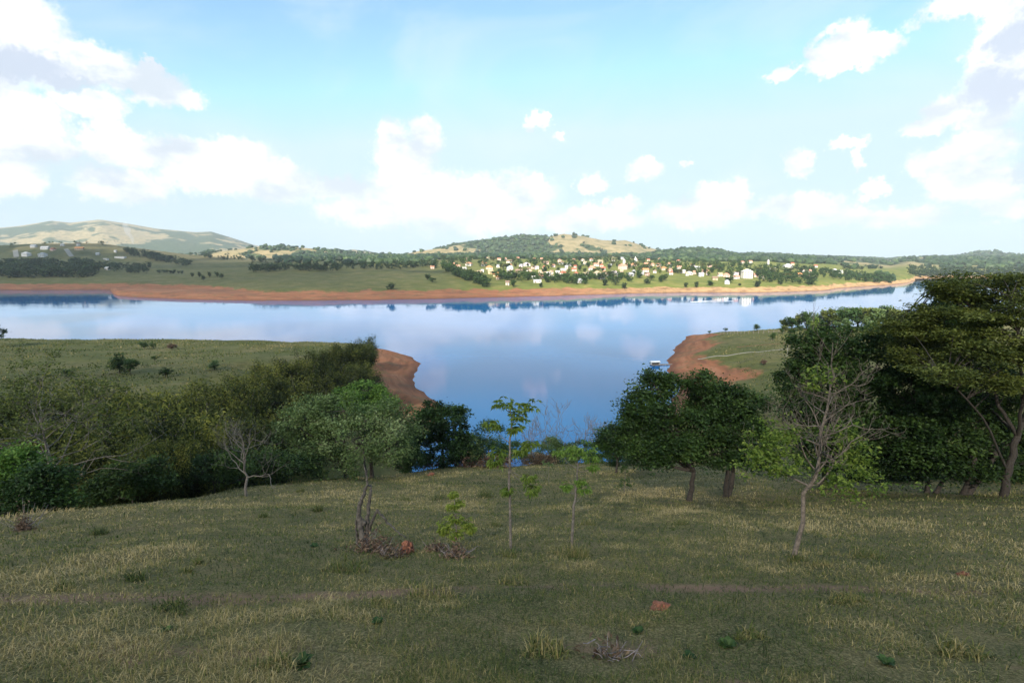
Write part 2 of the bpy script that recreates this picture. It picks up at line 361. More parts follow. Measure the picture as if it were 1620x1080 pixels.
# ------------------------------------------------------------------ materials
def new_mat(name):
    m = bpy.data.materials.new(name); m.use_nodes = True; m.node_tree.nodes.clear(); return m, m.node_tree
def ramp(nt, fac, stops, interp='LINEAR'):
    r = nt.nodes.new('ShaderNodeValToRGB'); r.color_ramp.interpolation = interp
    e = r.color_ramp.elements
    while len(e) < len(stops): e.new(0.5)
    for q, (p, c) in zip(e, stops): q.position = p; q.color = (*c, 1)
    if fac is not None: nt.links.new(fac, r.inputs[0])
    return r.outputs[0]
def attr(nt, name='tint'):
    a = nt.nodes.new('ShaderNodeAttribute'); a.attribute_name = name; return a.outputs['Fac']
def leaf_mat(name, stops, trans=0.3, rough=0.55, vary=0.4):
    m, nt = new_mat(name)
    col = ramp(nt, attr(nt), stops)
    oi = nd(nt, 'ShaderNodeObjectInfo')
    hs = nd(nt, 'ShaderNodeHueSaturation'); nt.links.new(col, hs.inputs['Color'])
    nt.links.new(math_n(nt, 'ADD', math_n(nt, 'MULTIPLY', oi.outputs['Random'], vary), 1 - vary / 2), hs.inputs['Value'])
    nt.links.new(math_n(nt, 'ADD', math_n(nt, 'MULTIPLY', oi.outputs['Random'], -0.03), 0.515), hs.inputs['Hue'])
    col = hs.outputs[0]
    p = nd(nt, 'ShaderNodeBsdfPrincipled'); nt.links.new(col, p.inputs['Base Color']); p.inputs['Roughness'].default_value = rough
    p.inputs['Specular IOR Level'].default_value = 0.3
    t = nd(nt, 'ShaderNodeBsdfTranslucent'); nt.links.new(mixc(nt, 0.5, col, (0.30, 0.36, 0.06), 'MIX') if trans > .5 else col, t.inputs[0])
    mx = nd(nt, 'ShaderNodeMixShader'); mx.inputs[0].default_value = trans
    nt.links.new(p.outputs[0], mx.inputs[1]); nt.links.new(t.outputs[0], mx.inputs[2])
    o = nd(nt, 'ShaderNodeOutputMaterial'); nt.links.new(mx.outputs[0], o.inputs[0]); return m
def plain(name, col, rough=0.8, var=0.25, scale=3.0, bump=0.0, col2=None, metal=0.0):
    m, nt = new_mat(name)
    tcn = nd(nt, 'ShaderNodeTexCoord'); n = noise(nt, tcn.outputs['Object'], scale, 5, 0.6)
    c = mixc(nt, sstep(nt, n.outputs['Fac'], 0.3, 0.7), tuple(v * (1 - var) for v in col), col2 or tuple(min(1, v * (1 + var)) for v in col))
    p = nd(nt, 'ShaderNodeBsdfPrincipled'); nt.links.new(c, p.inputs['Base Color']); p.inputs['Roughness'].default_value = rough; p.inputs['Metallic'].default_value = metal
    if bump:
        b = nd(nt, 'ShaderNodeBump'); b.inputs['Strength'].default_value = bump; nt.links.new(n.outputs['Fac'], b.inputs['Height']); nt.links.new(b.outputs[0], p.inputs['Normal'])
    o = nd(nt, 'ShaderNodeOutputMaterial'); nt.links.new(p.outputs[0], o.inputs[0]); return m
M = {}
M['bark_dark'] = plain('bark_dark', (0.050, 0.040, 0.032), 0.9, 0.4, 14, 0.6)
M['bark_grey'] = plain('bark_grey', (0.15, 0.13, 0.11), 0.9, 0.45, 16, 0.5)
M['bark_pale'] = plain('bark_pale', (0.155, 0.135, 0.115), 0.9, 0.4, 12, 0.4)
M['bark_warm'] = plain('bark_warm', (0.155, 0.125, 0.10), 0.9, 0.4, 14, 0.4)
M['bark_burnt'] = plain('bark_burnt', (0.06, 0.05, 0.045), 0.9, 0.5, 9, 0.6, col2=(0.15, 0.13, 0.11))
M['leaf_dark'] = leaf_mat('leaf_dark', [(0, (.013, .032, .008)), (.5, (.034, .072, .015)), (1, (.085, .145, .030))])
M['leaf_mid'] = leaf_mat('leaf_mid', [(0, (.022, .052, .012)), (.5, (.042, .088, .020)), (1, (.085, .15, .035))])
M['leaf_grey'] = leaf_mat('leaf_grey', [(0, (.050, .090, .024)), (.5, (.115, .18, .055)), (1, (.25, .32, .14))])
M['leaf_bright'] = leaf_mat('leaf_bright', [(0, (.05, .11, .016)), (.5, (.11, .21, .032)), (1, (.22, .34, .07))], 0.4)
M['leaf_lime'] = leaf_mat('leaf_lime', [(0, (.08, .13, .018)), (.5, (.17, .24, .035)), (1, (.32, .38, .07))], 0.4)
M['leaf_olive'] = leaf_mat('leaf_olive', [(0, (.030, .046, .010)), (.5, (.085, .115, .022)), (1, (.19, .22, .045))])
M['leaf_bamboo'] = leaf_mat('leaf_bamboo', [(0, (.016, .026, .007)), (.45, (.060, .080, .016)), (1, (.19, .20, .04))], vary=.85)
M['leaf_far'] = leaf_mat('leaf_far', [(0, (.016, .034, .014)), (.5, (.038, .070, .024)), (1, (.085, .125, .040))], 0.15)
M['leaf_far_olive'] = leaf_mat('leaf_far_olive', [(0, (.035, .050, .016)), (.5, (.080, .100, .028)), (1, (.17, .18, .05))], 0.15)
M['twig_grey'] = plain('twig_grey', (0.20, 0.17, 0.17), 0.9, 0.3, 10)
M['straw'] = leaf_mat('straw', [(0, (.10, .075, .045)), (.5, (.22, .17, .095)), (1, (.40, .33, .20))], 0.2)
M['brown_litter'] = leaf_mat('brown_litter', [(0, (.05, .03, .02)), (.5, (.13, .085, .055)), (1, (.27, .19, .12))], 0.2)
M['red_earth'] = plain('red_earth', (0.22, 0.085, 0.047), 0.95, 0.5, 12, 1.0)

def ground_material():
    m, nt = new_mat('ground')
    geo = nd(nt, 'ShaderNodeNewGeometry'); P = geo.outputs['Position']
    s = nd(nt, 'ShaderNodeSeparateXYZ'); nt.links.new(P, s.inputs[0]); X, Y, Z = s.outputs
    def n(scale, det=5, rough=.55, st=(1, 1, 1)):
        return noise(nt, vmath(nt, 'MULTIPLY', P, tuple(scale * v for v in st)).outputs[0], 1.0, det, rough).outputs['Fac']
    nb, nm, ns, nf = n(0.012), n(0.07), n(0.7, 6, .65), n(7.0, 5, .7)
    # near pasture: thatch, straw and soil between the blades
    soil = ramp(nt, ns, [(.25, (.045, .055, .014)), (.45, (.12, .112, .036)), (.6, (.21, .165, .068)), (.8, (.16, .105, .06))])
    soil = mixc(nt, math_n(nt, 'MULTIPLY', sstep(nt, nf, .35, .7), .5), soil, (.28, .225, .105))
    nh = noise(nt, vmath(nt, 'MULTIPLY', P, (38, 22, 30)).outputs[0], 1.0, 4, .75).outputs['Fac']
    soil = mixc(nt, sstep(nt, nh, .42, .66), mixc(nt, .55, soil, (.02, .02, .008)), mixc(nt, .35, soil, (.38, .31, .15)))
    # trodden track across the pasture and bare patches by the camera
    wig = math_n(nt, 'MULTIPLY', math_n(nt, 'SUBTRACT', nm, .5), 3.0)
    tr = math_n(nt, 'ABSOLUTE', math_n(nt, 'SUBTRACT', math_n(nt, 'ADD', Y, math_n(nt, 'ADD', wig, math_n(nt, 'MULTIPLY', X, -.05))), 7.1))
    trm = math_n(nt, 'MULTIPLY', sstep(nt, tr, .42, .08), sstep(nt, n(.35, 5, .7), .38, .58))
    bare = math_n(nt, 'MULTIPLY', sstep(nt, n(.9, 3, .5), .56, .68), sstep(nt, Y, 5.6, 4.4))
    soil = mixc(nt, math_n(nt, 'MAXIMUM', trm, bare), soil, mixc(nt, nf, (.17, .095, .06), (.29, .185, .12)))
    # grass of the shoulders and of the far shore
    g = ramp(nt, nm, [(.28, (.075, .092, .026)), (.5, (.125, .125, .040)), (.7, (.19, .160, .070))])
    g = mixc(nt, math_n(nt, 'MULTIPLY', sstep(nt, n(.45, 6, .75), .42, .62), .6), g, (.065, .066, .024))
    fs = math_n(nt, 'MULTIPLY', sstep(nt, X, -160, 40), sstep(nt, Y, 380, 430))
    g = mixc(nt, math_n(nt, 'MULTIPLY', fs, .7), g, ramp(nt, nm, [(.3, (.115, .150, .026)), (.55, (.19, .205, .040)), (.75, (.30, .245, .075))]))
    # hills: dry straw pasture with woods between
    hill = sstep(nt, Y, 1050, 1500)
    wood = sstep(nt, math_n(nt, 'ADD', attr(nt), math_n(nt, 'MULTIPLY', math_n(nt, 'SUBTRACT', n(.022, 6, .7), .5), 2.2)), .15, .85)
    dry = mixc(nt, nm, (.25, .195, .095), (.40, .31, .165))
    dry = mixc(nt, math_n(nt, 'MULTIPLY', sstep(nt, n(.035, 6, .7), .45, .62), .75), dry, (.12, .12, .05))
    wd = ramp(nt, n(.05, 4, .7), [(.3, (.022, .040, .018)), (.55, (.052, .076, .028)), (.75, (.11, .12, .045))])
    hc = mixc(nt, wood, dry, wd)
    g = mixc(nt, hill, g, hc)
    near = math_n(nt, 'MULTIPLY', sstep(nt, Y, 95, 60), sstep(nt, X, -32, -17))
    c = mixc(nt, near, g, soil)
    # red earth laid bare by the fallen water level
    zz = math_n(nt, 'ADD', Z, math_n(nt, 'MULTIPLY', math_n(nt, 'SUBTRACT', n(.06, 5, .6, (1, 1, .3)), .5), 8.5))
    zz = math_n(nt, 'ADD', zz, math_n(nt, 'MULTIPLY', math_n(nt, 'SUBTRACT', n(.5, 4, .6), .5), 2.0))
    zz = math_n(nt, 'SUBTRACT', zz, math_n(nt, 'MULTIPLY', sstep(nt, Y, 380, 430), 1.6))
    zz = math_n(nt, 'ADD', zz, math_n(nt, 'MULTIPLY', math_n(nt, 'MULTIPLY', sstep(nt, X, -20, 160), sstep(nt, Y, 400, 430)), 1.8))
    zz = math_n(nt, 'ADD', zz, math_n(nt, 'MULTIPLY', math_n(nt, 'MULTIPLY', sstep(nt, X, 20, 50), sstep(nt, Y, 380, 340)), 1.3))
    redm = math_n(nt, 'MULTIPLY', sstep(nt, zz, 5.6, 4.6), sstep(nt, Y, 100, 118))
    strat = noise(nt, vmath(nt, 'MULTIPLY', P, (.05, .05, 1.6)).outputs[0], 1.0, 6, .7).outputs['Fac']
    red = ramp(nt, strat, [(.3, (.17, .078, .042)), (.5, (.28, .115, .056)), (.7, (.37, .175, .095))])
    pale = mixc(nt, strat, (.40, .22, .095), (.54, .36, .19))
    red = mixc(nt, math_n(nt, 'MULTIPLY', sstep(nt, X, -20, 260), sstep(nt, Y, 400, 430)), red, pale)
    red = mixc(nt, math_n(nt, 'MULTIPLY', sstep(nt, n(.16, 6, .65), .50, .62), .6), red, (.17, .115, .055))
    red = mixc(nt, math_n(nt, 'MULTIPLY', sstep(nt, n(.05, 6, .7, (1, 1, 9)), .50, .66), .6), red, (.13, .06, .04))
    wet = sstep(nt, math_n(nt, 'ADD', Z, math_n(nt, 'MULTIPLY', math_n(nt, 'SUBTRACT', n(.2, 4, .6), .5), 1.2)), 1.3, 0.3)
    red = mixc(nt, math_n(nt, 'MULTIPLY', wet, .55), red, (.11, .045, .03))
    c = mixc(nt, redm, c, red)
    p = nd(nt, 'ShaderNodeBsdfPrincipled'); nt.links.new(c, p.inputs['Base Color']); p.inputs['Roughness'].default_value = .95
    p.inputs['Specular IOR Level'].default_value = .15
    b = nd(nt, 'ShaderNodeBump'); b.inputs['Strength'].default_value = .5; b.inputs['Distance'].default_value = .12
    nt.links.new(math_n(nt, 'ADD', ns, math_n(nt, 'ADD', math_n(nt, 'MULTIPLY', nf, .35), math_n(nt, 'MULTIPLY', nh, .22))), b.inputs['Height']); nt.links.new(b.outputs[0], p.inputs['Normal'])
    o = nd(nt, 'ShaderNodeOutputMaterial'); nt.links.new(p.outputs[0], o.inputs[0]); return m
M['ground'] = ground_material()

# ------------------------------------------------------------------ ground sheet, cut where it lies deep under water
nt_ = len(ths)
I, J = np.meshgrid(np.arange(NR - 1), np.arange(nt_ - 1), indexing='ij')
Q = np.stack([I * nt_ + J, I * nt_ + J + 1, (I + 1) * nt_ + J + 1, (I + 1) * nt_ + J], -1)
zmax = np.maximum(np.maximum(GZ[:-1, :-1], GZ[1:, :-1]), np.maximum(GZ[:-1, 1:], GZ[1:, 1:]))
keep = zmax > -2.5
def wood_mask(X, Y):
    w = fbm(X / 330, Y / 330, 5, 500) + .35 * fbm(X / 60, Y / 60, 3, 520)
    u_ = X / np.maximum(Y, 1)
    return sst(w + np.where(Y > 3400, .08, -.04) + .5 * sst(u_, .78, .86) * sst(Y, 1100, 1500) + .05 * sst(u_, -.2, -.1), -.10, .06)
WM = wood_mask(GX, GY)
def sheet(name, sel):
    q = Q[sel & keep][:, ::-1]; ids, inv = np.unique(q, return_inverse=True)
    V = np.stack([GX.ravel()[ids], GY.ravel()[ids], GZ.ravel()[ids]], 1)
    return tag(build(name, V, inv.reshape(-1, 4), None, [M['ground']], tint=WM.ravel()[ids], smooth=True), kind='structure')
rq = rr[:-1][:, None] + 0 * J; yq = GY[:-1, :-1]
sheet('ground', (rq < 380))
sheet('far_shore', (rq >= 380) & (rq < 1150))
sheet('hills', rq >= 1150)

def water_material():
    m, nt = new_mat('water')
    geo = nd(nt, 'ShaderNodeNewGeometry'); P = geo.outputs['Position']
    a = noise(nt, vmath(nt, 'MULTIPLY', P, (.35, .9, 1)).outputs[0], 1.0, 3, .55)
    b2 = noise(nt, vmath(nt, 'MULTIPLY', P, (.02, .05, 1)).outputs[0], 1.0, 3, .5)
    amt = sstep(nt, b2.outputs['Fac'], .35, .75)
    h = math_n(nt, 'MULTIPLY', a.outputs['Fac'], math_n(nt, 'ADD', math_n(nt, 'MULTIPLY', amt, .8), .2))
    bmp = nd(nt, 'ShaderNodeBump'); bmp.inputs['Strength'].default_value = .035; bmp.inputs['Distance'].default_value = .5
    nt.links.new(h, bmp.inputs['Height'])
    p = nd(nt, 'ShaderNodeBsdfPrincipled'); p.inputs['Base Color'].default_value = (.006, .130, .36, 1)
    p.inputs['Roughness'].default_value = .008; p.inputs['IOR'].default_value = 1.333
    nt.links.new(bmp.outputs[0], p.inputs['Normal'])
    o = nd(nt, 'ShaderNodeOutputMaterial'); nt.links.new(p.outputs[0], o.inputs[0]); return m
M['water'] = water_material()
tag(build('lake', [(-3000, 60, 0), (3000, 60, 0), (3000, 2400, 0), (-3000, 2400, 0)], [(0, 1, 2, 3)], None, [M['water']]), kind='structure')

# ------------------------------------------------------------------ two unseen clouds added behind the camera to shade the near hill and the left far shore
def shade_cloud_material():
    m, nt = new_mat('shade_cloud')
    d = nd(nt, 'ShaderNodeBsdfDiffuse'); d.inputs[0].default_value = (.9, .9, .92, 1)
    t = nd(nt, 'ShaderNodeBsdfTranslucent'); t.inputs[0].default_value = (.9, .9, .92, 1)
    tr = nd(nt, 'ShaderNodeBsdfTransparent')
    a = nd(nt, 'ShaderNodeMixShader'); a.inputs[0].default_value = .5; nt.links.new(d.outputs[0], a.inputs[1]); nt.links.new(t.outputs[0], a.inputs[2])
    b = nd(nt, 'ShaderNodeMixShader'); nt.links.new(math_n(nt, 'SUBTRACT', 1.0, math_n(nt, 'MULTIPLY', attr(nt), .50)), b.inputs[0]); nt.links.new(a.outputs[0], b.inputs[1]); nt.links.new(tr.outputs[0], b.inputs[2])
    o = nd(nt, 'ShaderNodeOutputMaterial'); nt.links.new(b.outputs[0], o.inputs[0]); return m
M['shade_cloud'] = shade_cloud_material()
def shade_cloud(poly, alt, seed, label):
    P = np.array(poly, float); st = 14.0
    off = sun_vec[:2] / sun_vec[2] * alt
    xs = np.arange(P[:, 0].min() - 60, P[:, 0].max() + 60, st); ys = np.arange(P[:, 1].min() - 60, P[:, 1].max() + 60, st)
    X, Y = np.meshgrid(xs, ys); S = sdf(X, Y, poly) + 40 * fbm(X / 120, Y / 120, 4, seed)
    th = np.sqrt(np.maximum(S, 0)) * 9
    top = alt + th * (.9 + .8 * fbm(X / 90, Y / 90, 4, seed + 5)); bot = alt - .25 * th * (1 + .6 * fbm(X / 70, Y / 70, 3, seed + 9)) - 2
    ny, nx = X.shape; k = np.arange(ny * nx).reshape(ny, nx)
    ins = (S[:-1, :-1] > 0) | (S[1:, :-1] > 0) | (S[:-1, 1:] > 0) | (S[1:, 1:] > 0)
    q = np.stack([k[:-1, :-1], k[:-1, 1:], k[1:, 1:], k[1:, :-1]], -1)[ins]
    V = np.concatenate([np.stack([X + off[0], Y + off[1], top], -1).reshape(-1, 3), np.stack([X + off[0], Y + off[1], bot], -1).reshape(-1, 3)])
    Qs = np.concatenate([q, q[:, ::-1] + ny * nx]); ids, inv = np.unique(Qs, return_inverse=True)
    tk = sst(S, 0, 130).ravel(); o = build('shade_cloud', V[ids], inv.reshape(-1, 4), None, [M['shade_cloud']], tint=np.concatenate([tk, tk])[ids], smooth=True); tag(o, kind='structure'); return o
shade_cloud([(-520,-260),(-520,240),(-130,246),(-10,240),(70,206),(128,208),(150,160),(168,60),(175,-260)], 900, 300, '')
shade_cloud([(-1700,330),(-60,390),(70,470),(20,620),(-110,740),(-280,920),(-420,1330),(-900,1420),(-1700,1420)], 900, 340, '')

# ------------------------------------------------------------------ trees
def crown_points(g, lobes, nclump, nleaf, cr, shell=0.55, flat=0.7):
    """clump centres through the crown volume, leaves gathered round each clump"""
    vol = np.array([l[3] * l[4] * l[5] for l in lobes]) ** (2 / 3); pr = vol / vol.sum()
    which = g.choice(len(lobes), nclump, p=pr); L = np.array(lobes)[which]
    d = g.normal(size=(nclump, 3)); d /= np.linalg.norm(d, axis=1, keepdims=True)
    r = g.uniform(shell, 1.0, (nclump, 1)) ** .8
    C = L[:, :3] + d * r * L[:, 3:6]
    sz = cr * g.uniform(.6, 1.4, nclump)
    wl = g.integers(0, nclump, nleaf)
    off = g.normal(size=(nleaf, 3)) * np.array([1, 1, flat]) * .55
    Pp = C[wl] + off * sz[wl][:, None]
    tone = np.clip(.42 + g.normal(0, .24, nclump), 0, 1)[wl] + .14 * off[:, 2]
    return C, Pp, tone, which
def lobe_tree(name, label, cat, base, lobes, leaf, bark, nclump=70, nleaf=9000, size=.16, cr=.7, trunks=None, tr=.16, seed=1, group=None, flat=.7, shell=.55, aspect=.55, twigs=True, droop=0):
    """tree > trunk (with limbs), crown; lobes are (x, y, z, rx, ry, rz) from the base"""
    g = np.random.default_rng(seed)
    root = empty(name, base); tag(root, label, cat, group)
    C, Pp, tone, which = crown_points(g, lobes, nclump, nleaf, cr, shell, flat)
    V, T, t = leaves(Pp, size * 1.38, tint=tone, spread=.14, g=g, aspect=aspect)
    if droop: V[:, 2] -= 0
    L = np.array(lobes); zlow = (L[:, 2] - L[:, 5]).min(); ztop = (L[:, 2] + L[:, 5]).max()
    G = Geo(); trunks = trunks or [(0, 0, 0)]
    forks = []
    for q, (tx, ty, lean) in enumerate(trunks):
        fz = max(zlow * .9, ztop * .28)
        fx, fy = tx + lean, ty + g.normal(0, .05) * ztop
        P0 = np.array([tx, ty, -.25]); P1 = np.array([fx, fy, fz]); n = 7
        tt = np.linspace(0, 1, n)[:, None]
        P = P0 + (P1 - P0) * tt + g.normal(0, .005 * ztop, (n, 3)) * np.sin(tt * math.pi) * [1, 1, 0]
        rr_ = .8 * tr * np.linspace(1.2, .75, n); rr_[0] *= 1.45; rr_[1] *= 1.1
        G.tube(P, rr_, 8); forks.append(P[-1])
    forks = np.array(forks)
    for li, l in enumerate(lobes):
        f = forks[np.argmin(np.linalg.norm(forks - np.array(l[:3]), axis=1))]
        c = np.array(l[:3]); tt = np.linspace(0, 1, 6)[:, None]
        P = f + (c - f) * tt; P[:, 2] += (np.sin(tt[:, 0] * math.pi) * -.06 * np.linalg.norm(c - f)); P += g.normal(0, .03 * np.linalg.norm(c - f), P.shape) * np.sin(tt * math.pi)
        G.tube(P, tr * np.linspace(.62, .25, 6), 6)
        if twigs:
            cc = C[which == li]
            for e in cc[:12]:
                s = P[g.integers(2, 6)]; tq = np.linspace(0, 1, 4)[:, None]
                G.tube(s + (e - s) * tq + g.normal(0, .05, (4, 3)) * np.sin(tq * math.pi), tr * np.linspace(.22, .05, 4), 4, cap=False)
    G.obj('trunk', M[bark], root, smooth=True)
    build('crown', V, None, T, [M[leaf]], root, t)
    return root
def px_lobes(base, Y, lst):
    """lobes given as (x, row, rx, ry, depth offset in m) on the photo, turned into metres from the base"""
    out = []
    for (x, y, rx, ry, dy) in lst:
        p = pt(x, y, Y + dy); k = mpp(p)
        out.append((p[0] - base[0], p[1] - base[1], p[2] - base[2], rx * k, max(rx, ry) * k * .9, ry * k))
    return out
def tree_px(name, label, cat, x, Y, lst, **kw):
    b = base_at(x, Y); return lobe_tree(name, label, cat, b, px_lobes(b, Y, lst), **kw)

def bare_branches(g, base, H, lean=(0, 0), tr=.09, nlimb=9, start=.35, spread=.9, depth=4, upw=.35, ln=.42, twist=.25):
    """limb skeleton of a leafless tree: list of (points, radii) and the twig tips"""
    out = []; tips = []
    top = np.array([lean[0], lean[1], H * .82])
    n = 9; tt = np.linspace(0, 1, n)[:, None]
    P = top * tt + g.normal(0, .018 * H, (n, 3)) * np.sin(tt * math.pi); P[0] = (0, 0, -.2)
    out.append((P, tr * (1.2 - .85 * tt[:, 0])))
    def grow(p, d, L, r, lev):
        n = 5; pts = [p]; dd = d.copy()
        for _ in range(n - 1):
            dd = dd + g.normal(0, twist, 3); dd[2] += upw * .25; dd /= np.linalg.norm(dd); pts.append(pts[-1] + dd * L / (n - 1))
        pts = np.array(pts); out.append((pts, r * np.linspace(1, .45, n)))
        if lev <= 0: tips.append(pts[-1]); tips.append(pts[-2]); return
        for k in range(g.integers(2, 5)):
            i = g.integers(2, n); nd_ = dd + g.normal(0, .75, 3); nd_[2] += upw * .5; nd_ /= np.linalg.norm(nd_)
            grow(pts[i], nd_, L * g.uniform(.5, .78), r * .5, lev - 1)
    for k in range(nlimb):
        f = start + (1 - start) * (k + g.uniform(0, 1)) / nlimb
        i = min(int(f * (n - 1)), n - 2); p = P[i] + (P[i + 1] - P[i]) * (f * (n - 1) - i)
        a = k * 2.4 + g.uniform(-.4, .4); d = np.array([math.cos(a) * spread, math.sin(a) * spread, g.uniform(.25, .9)]); d /= np.linalg.norm(d)
        grow(p, d, H * ln * (1.15 - .6 * f), tr * (.62 - .3 * f), depth - 2)
    grow(P[-1], np.array([.1, 0, 1.0]), H * .22, tr * .35, depth - 2)
    return out, np.array(tips)
def bare_tree(name, label, base, H, bark, seed, leaf=None, leaf_spots=None, nleaf=0, lsize=.1, cat='tree', group=None, k=5, rmin=.0028, **kw):
    g = np.random.default_rng(seed); segs, tips = bare_branches(g, base, H, **kw)
    root = empty(name, base); tag(root, label, cat, group)
    G = Geo()
    for i, (P, r) in enumerate(segs): G.tube(P, np.maximum(r, rmin), 8 if i == 0 else (k if r[0] > .012 else 3), cap=i == 0)
    G.obj('trunk', M[bark], root, smooth=True)
    if leaf and nleaf:
        if leaf_spots is not None:
            L = np.array(leaf_spots); w = g.choice(len(L), nleaf); C = L[w, :3] + g.normal(size=(nleaf, 3)) * L[w, 3:6] * .62
            # gather into sprays
            nb = max(nleaf // 18, 1); cc = C[:nb]; C = cc[g.integers(0, nb, nleaf)] + g.normal(size=(nleaf, 3)) * [.10, .10, .05]
        else:
            C = tips[g.integers(0, len(tips), nleaf)] + g.normal(0, .12, (nleaf, 3))
        V, T, t = leaves(C, lsize, g=g); build('foliage', V, None, T, [M[leaf]], root, t)
    return root

# --- trees at the brink of the pasture
tree_px('broad_tree', 'wide grey-green tree with pale flowering crown left of the dark round tree', 'tree', 588, 43,
    [(470,672,42,32,1),(505,655,45,28,0),(545,650,50,26,-1),(595,655,48,26,0),(632,668,30,30,1),(500,700,50,32,-1),(560,695,60,36,-2),(610,700,42,36,-1),(640,690,20,30,2),(455,700,25,22,2),(540,730,60,22,-2)],
    leaf='leaf_grey', bark='bark_dark', nclump=150, nleaf=21000, size=.17, cr=.75, trunks=[(0,0,.1),(-2.0,-.8,-.2)], tr=.2, seed=11)
tree_px('round_tree', 'dark glossy round-crowned tree standing against the blue water', 'tree', 700, 55,
    [(697,660,36,28,0),(675,675,26,32,0),(718,680,26,34,0),(695,705,46,32,-1),(668,712,20,24,0),(726,712,20,24,0),(700,640,18,12,0)],
    leaf='leaf_dark', bark='bark_dark', nclump=130, nleaf=15000, size=.24, cr=.7, tr=.2, seed=12, shell=.7)
tree_px('bright_tree', 'bright green low domed tree below the red bank', 'tree', 580, 72,
    [(578,618,38,13,0),(550,626,22,12,0),(605,627,26,12,0),(578,640,52,16,0)],
    leaf='leaf_bright', bark='bark_dark', nclump=90, nleaf=10000, size=.26, cr=.8, tr=.2, seed=13)
tree_px('shrub', 'dark olive shrub right of the dark round tree', 'shrub', 772, 58,
    [(770,690,24,30,0),(788,700,16,30,0),(755,708,14,26,0),(775,715,30,22,-1)],
    leaf='leaf_mid', bark='bark_grey', nclump=70, nleaf=6500, size=.15, cr=.6, tr=.08, seed=14)
tree_px('shrub', 'small green bush behind the right slim sapling', 'shrub', 925, 64,
    [(915,712,22,16,0),(935,716,18,14,0),(900,722,14,11,0)], leaf='leaf_mid', bark='bark_grey', nclump=50, nleaf=4000, size=.15, cr=.5, tr=.05, seed=15)
tree_px('shrub', 'pale green bush between the two slim saplings at the pasture edge', 'shrub', 866, 62,
    [(866,716,20,14,0),(850,726,14,9,0),(880,726,14,9,0)], leaf='leaf_grey', bark='bark_grey', nclump=45, nleaf=3600, size=.15, cr=.5, tr=.05, seed=16)
tree_px('shrub', 'dry brown brush at the foot of the dark round tree', 'shrub', 712, 53,
    [(690,733,26,10,0),(725,730,20,14,0),(650,735,26,14,0)], leaf='brown_litter', bark='bark_grey', nclump=50, nleaf=3500, size=.12, cr=.5, tr=.04, seed=17)
for i, (x, Y, lst, mat, lab) in enumerate([(815,62,[(812,712,24,14,0),(830,720,18,10,0),(800,718,14,14,0)],'leaf_mid','grey-green bush at the brink behind the tall slim sapling'),(895,63,[(893,724,20,11,0),(905,718,14,12,0)],'leaf_grey','low pale bush at the brink between the bare shrubs'),(952,62,[(948,716,20,14,0),(965,712,16,18,0),(940,724,14,9,0)],'leaf_mid','dark green bush at the brink left of the low dark tree'),(850,60,[(842,728,26,8,0),(862,729,18,7,0)],'brown_litter','dry brown scrub at the brink below the bare shrubs'),(648,50,[(645,715,18,22,0),(655,730,18,12,0),(640,735,20,10,0)],'leaf_mid','dark bush filling the gap left of the dark round tree'),(748,56,[(745,708,16,24,0),(752,728,16,12,0)],'leaf_grey','pale bush right beside the dark round tree'),(985,56,[(985,724,22,12,0),(1005,720,20,16,0),(965,728,16,8,0)],'leaf_mid','low bush under the low dark tree at the brink'),(872,64,[(872,706,14,16,0),(884,712,12,12,0)],'leaf_grey','upright pale bush before the bare shrubs'),(770,55,[(760,733,30,9,0),(790,731,20,10,0)],'brown_litter','dry brown scrub below the dark olive shrub')]):
    tree_px('shrub', lab, 'shrub', x, Y, lst, leaf=mat, bark='bark_grey', nclump=46, nleaf=3600, size=.15, cr=.5, tr=.04, seed=180 + i)
for i, (x, Y, top, lab) in enumerate([(880,66,655,'leafless grey-violet shrub against the water left of the right slim sapling'),(925,66,668,'sparse leafless shrub against the water behind the right slim sapling'),(950,68,676,'leafless shrub beside the dark lower tree near the water'),(840,64,680,'low leafless shrub against the water behind the left slim sapling')]):
    b = base_at(x, Y); H = pt(x, top, Y)[2] - b[2]
    bare_tree('bare_shrub', lab, b, H, 'twig_grey', 30 + i, cat='shrub', group='bare shrubs by the water', rmin=.016, tr=.06, nlimb=12, start=.08, spread=.7, depth=4, upw=.5, ln=.5, k=3)

# --- pair of dark trees right of the middle
tree_px('shade_tree', 'left tree of the dark pair on the pasture, with a tall narrow top', 'tree', 1090, 26.5,
    [(1038,612,32,22,1),(1020,645,32,28,1),(1040,655,24,24,0),(1005,682,34,26,1),(1045,700,38,26,0),(1082,708,26,22,-1),(1030,720,36,18,0)],
    leaf='leaf_dark', bark='bark_dark', nclump=150, nleaf=22000, size=.13, cr=.5, tr=.17, seed=21)
tree_px('shade_tree', 'right tree of the dark pair on the pasture, with a broad flat crown', 'tree', 1147, 27.5,
    [(1112,605,36,15,0),(1104,640,24,24,1),(1140,632,44,24,0),(1180,640,36,28,0),(1110,672,46,28,-1),(1170,680,46,32,-1),(1205,690,18,26,0),(1130,715,46,22,-1),(1185,722,30,18,0)],
    leaf='leaf_dark', bark='bark_dark', nclump=180, nleaf=28000, size=.13, cr=.5, tr=.17, seed=22, trunks=[(0,0,0),(.22,.1,.25)])
tree_px('low_tree', 'low dark tree at the brink left of the shaded pair', 'tree', 975, 46,
    [(985,685,26,26,0),(965,695,22,20,0),(1000,700,26,24,0),(955,703,14,12,0)],
    leaf='leaf_dark', bark='bark_dark', nclump=70, nleaf=8000, size=.17, cr=.6, tr=.12, seed=23)

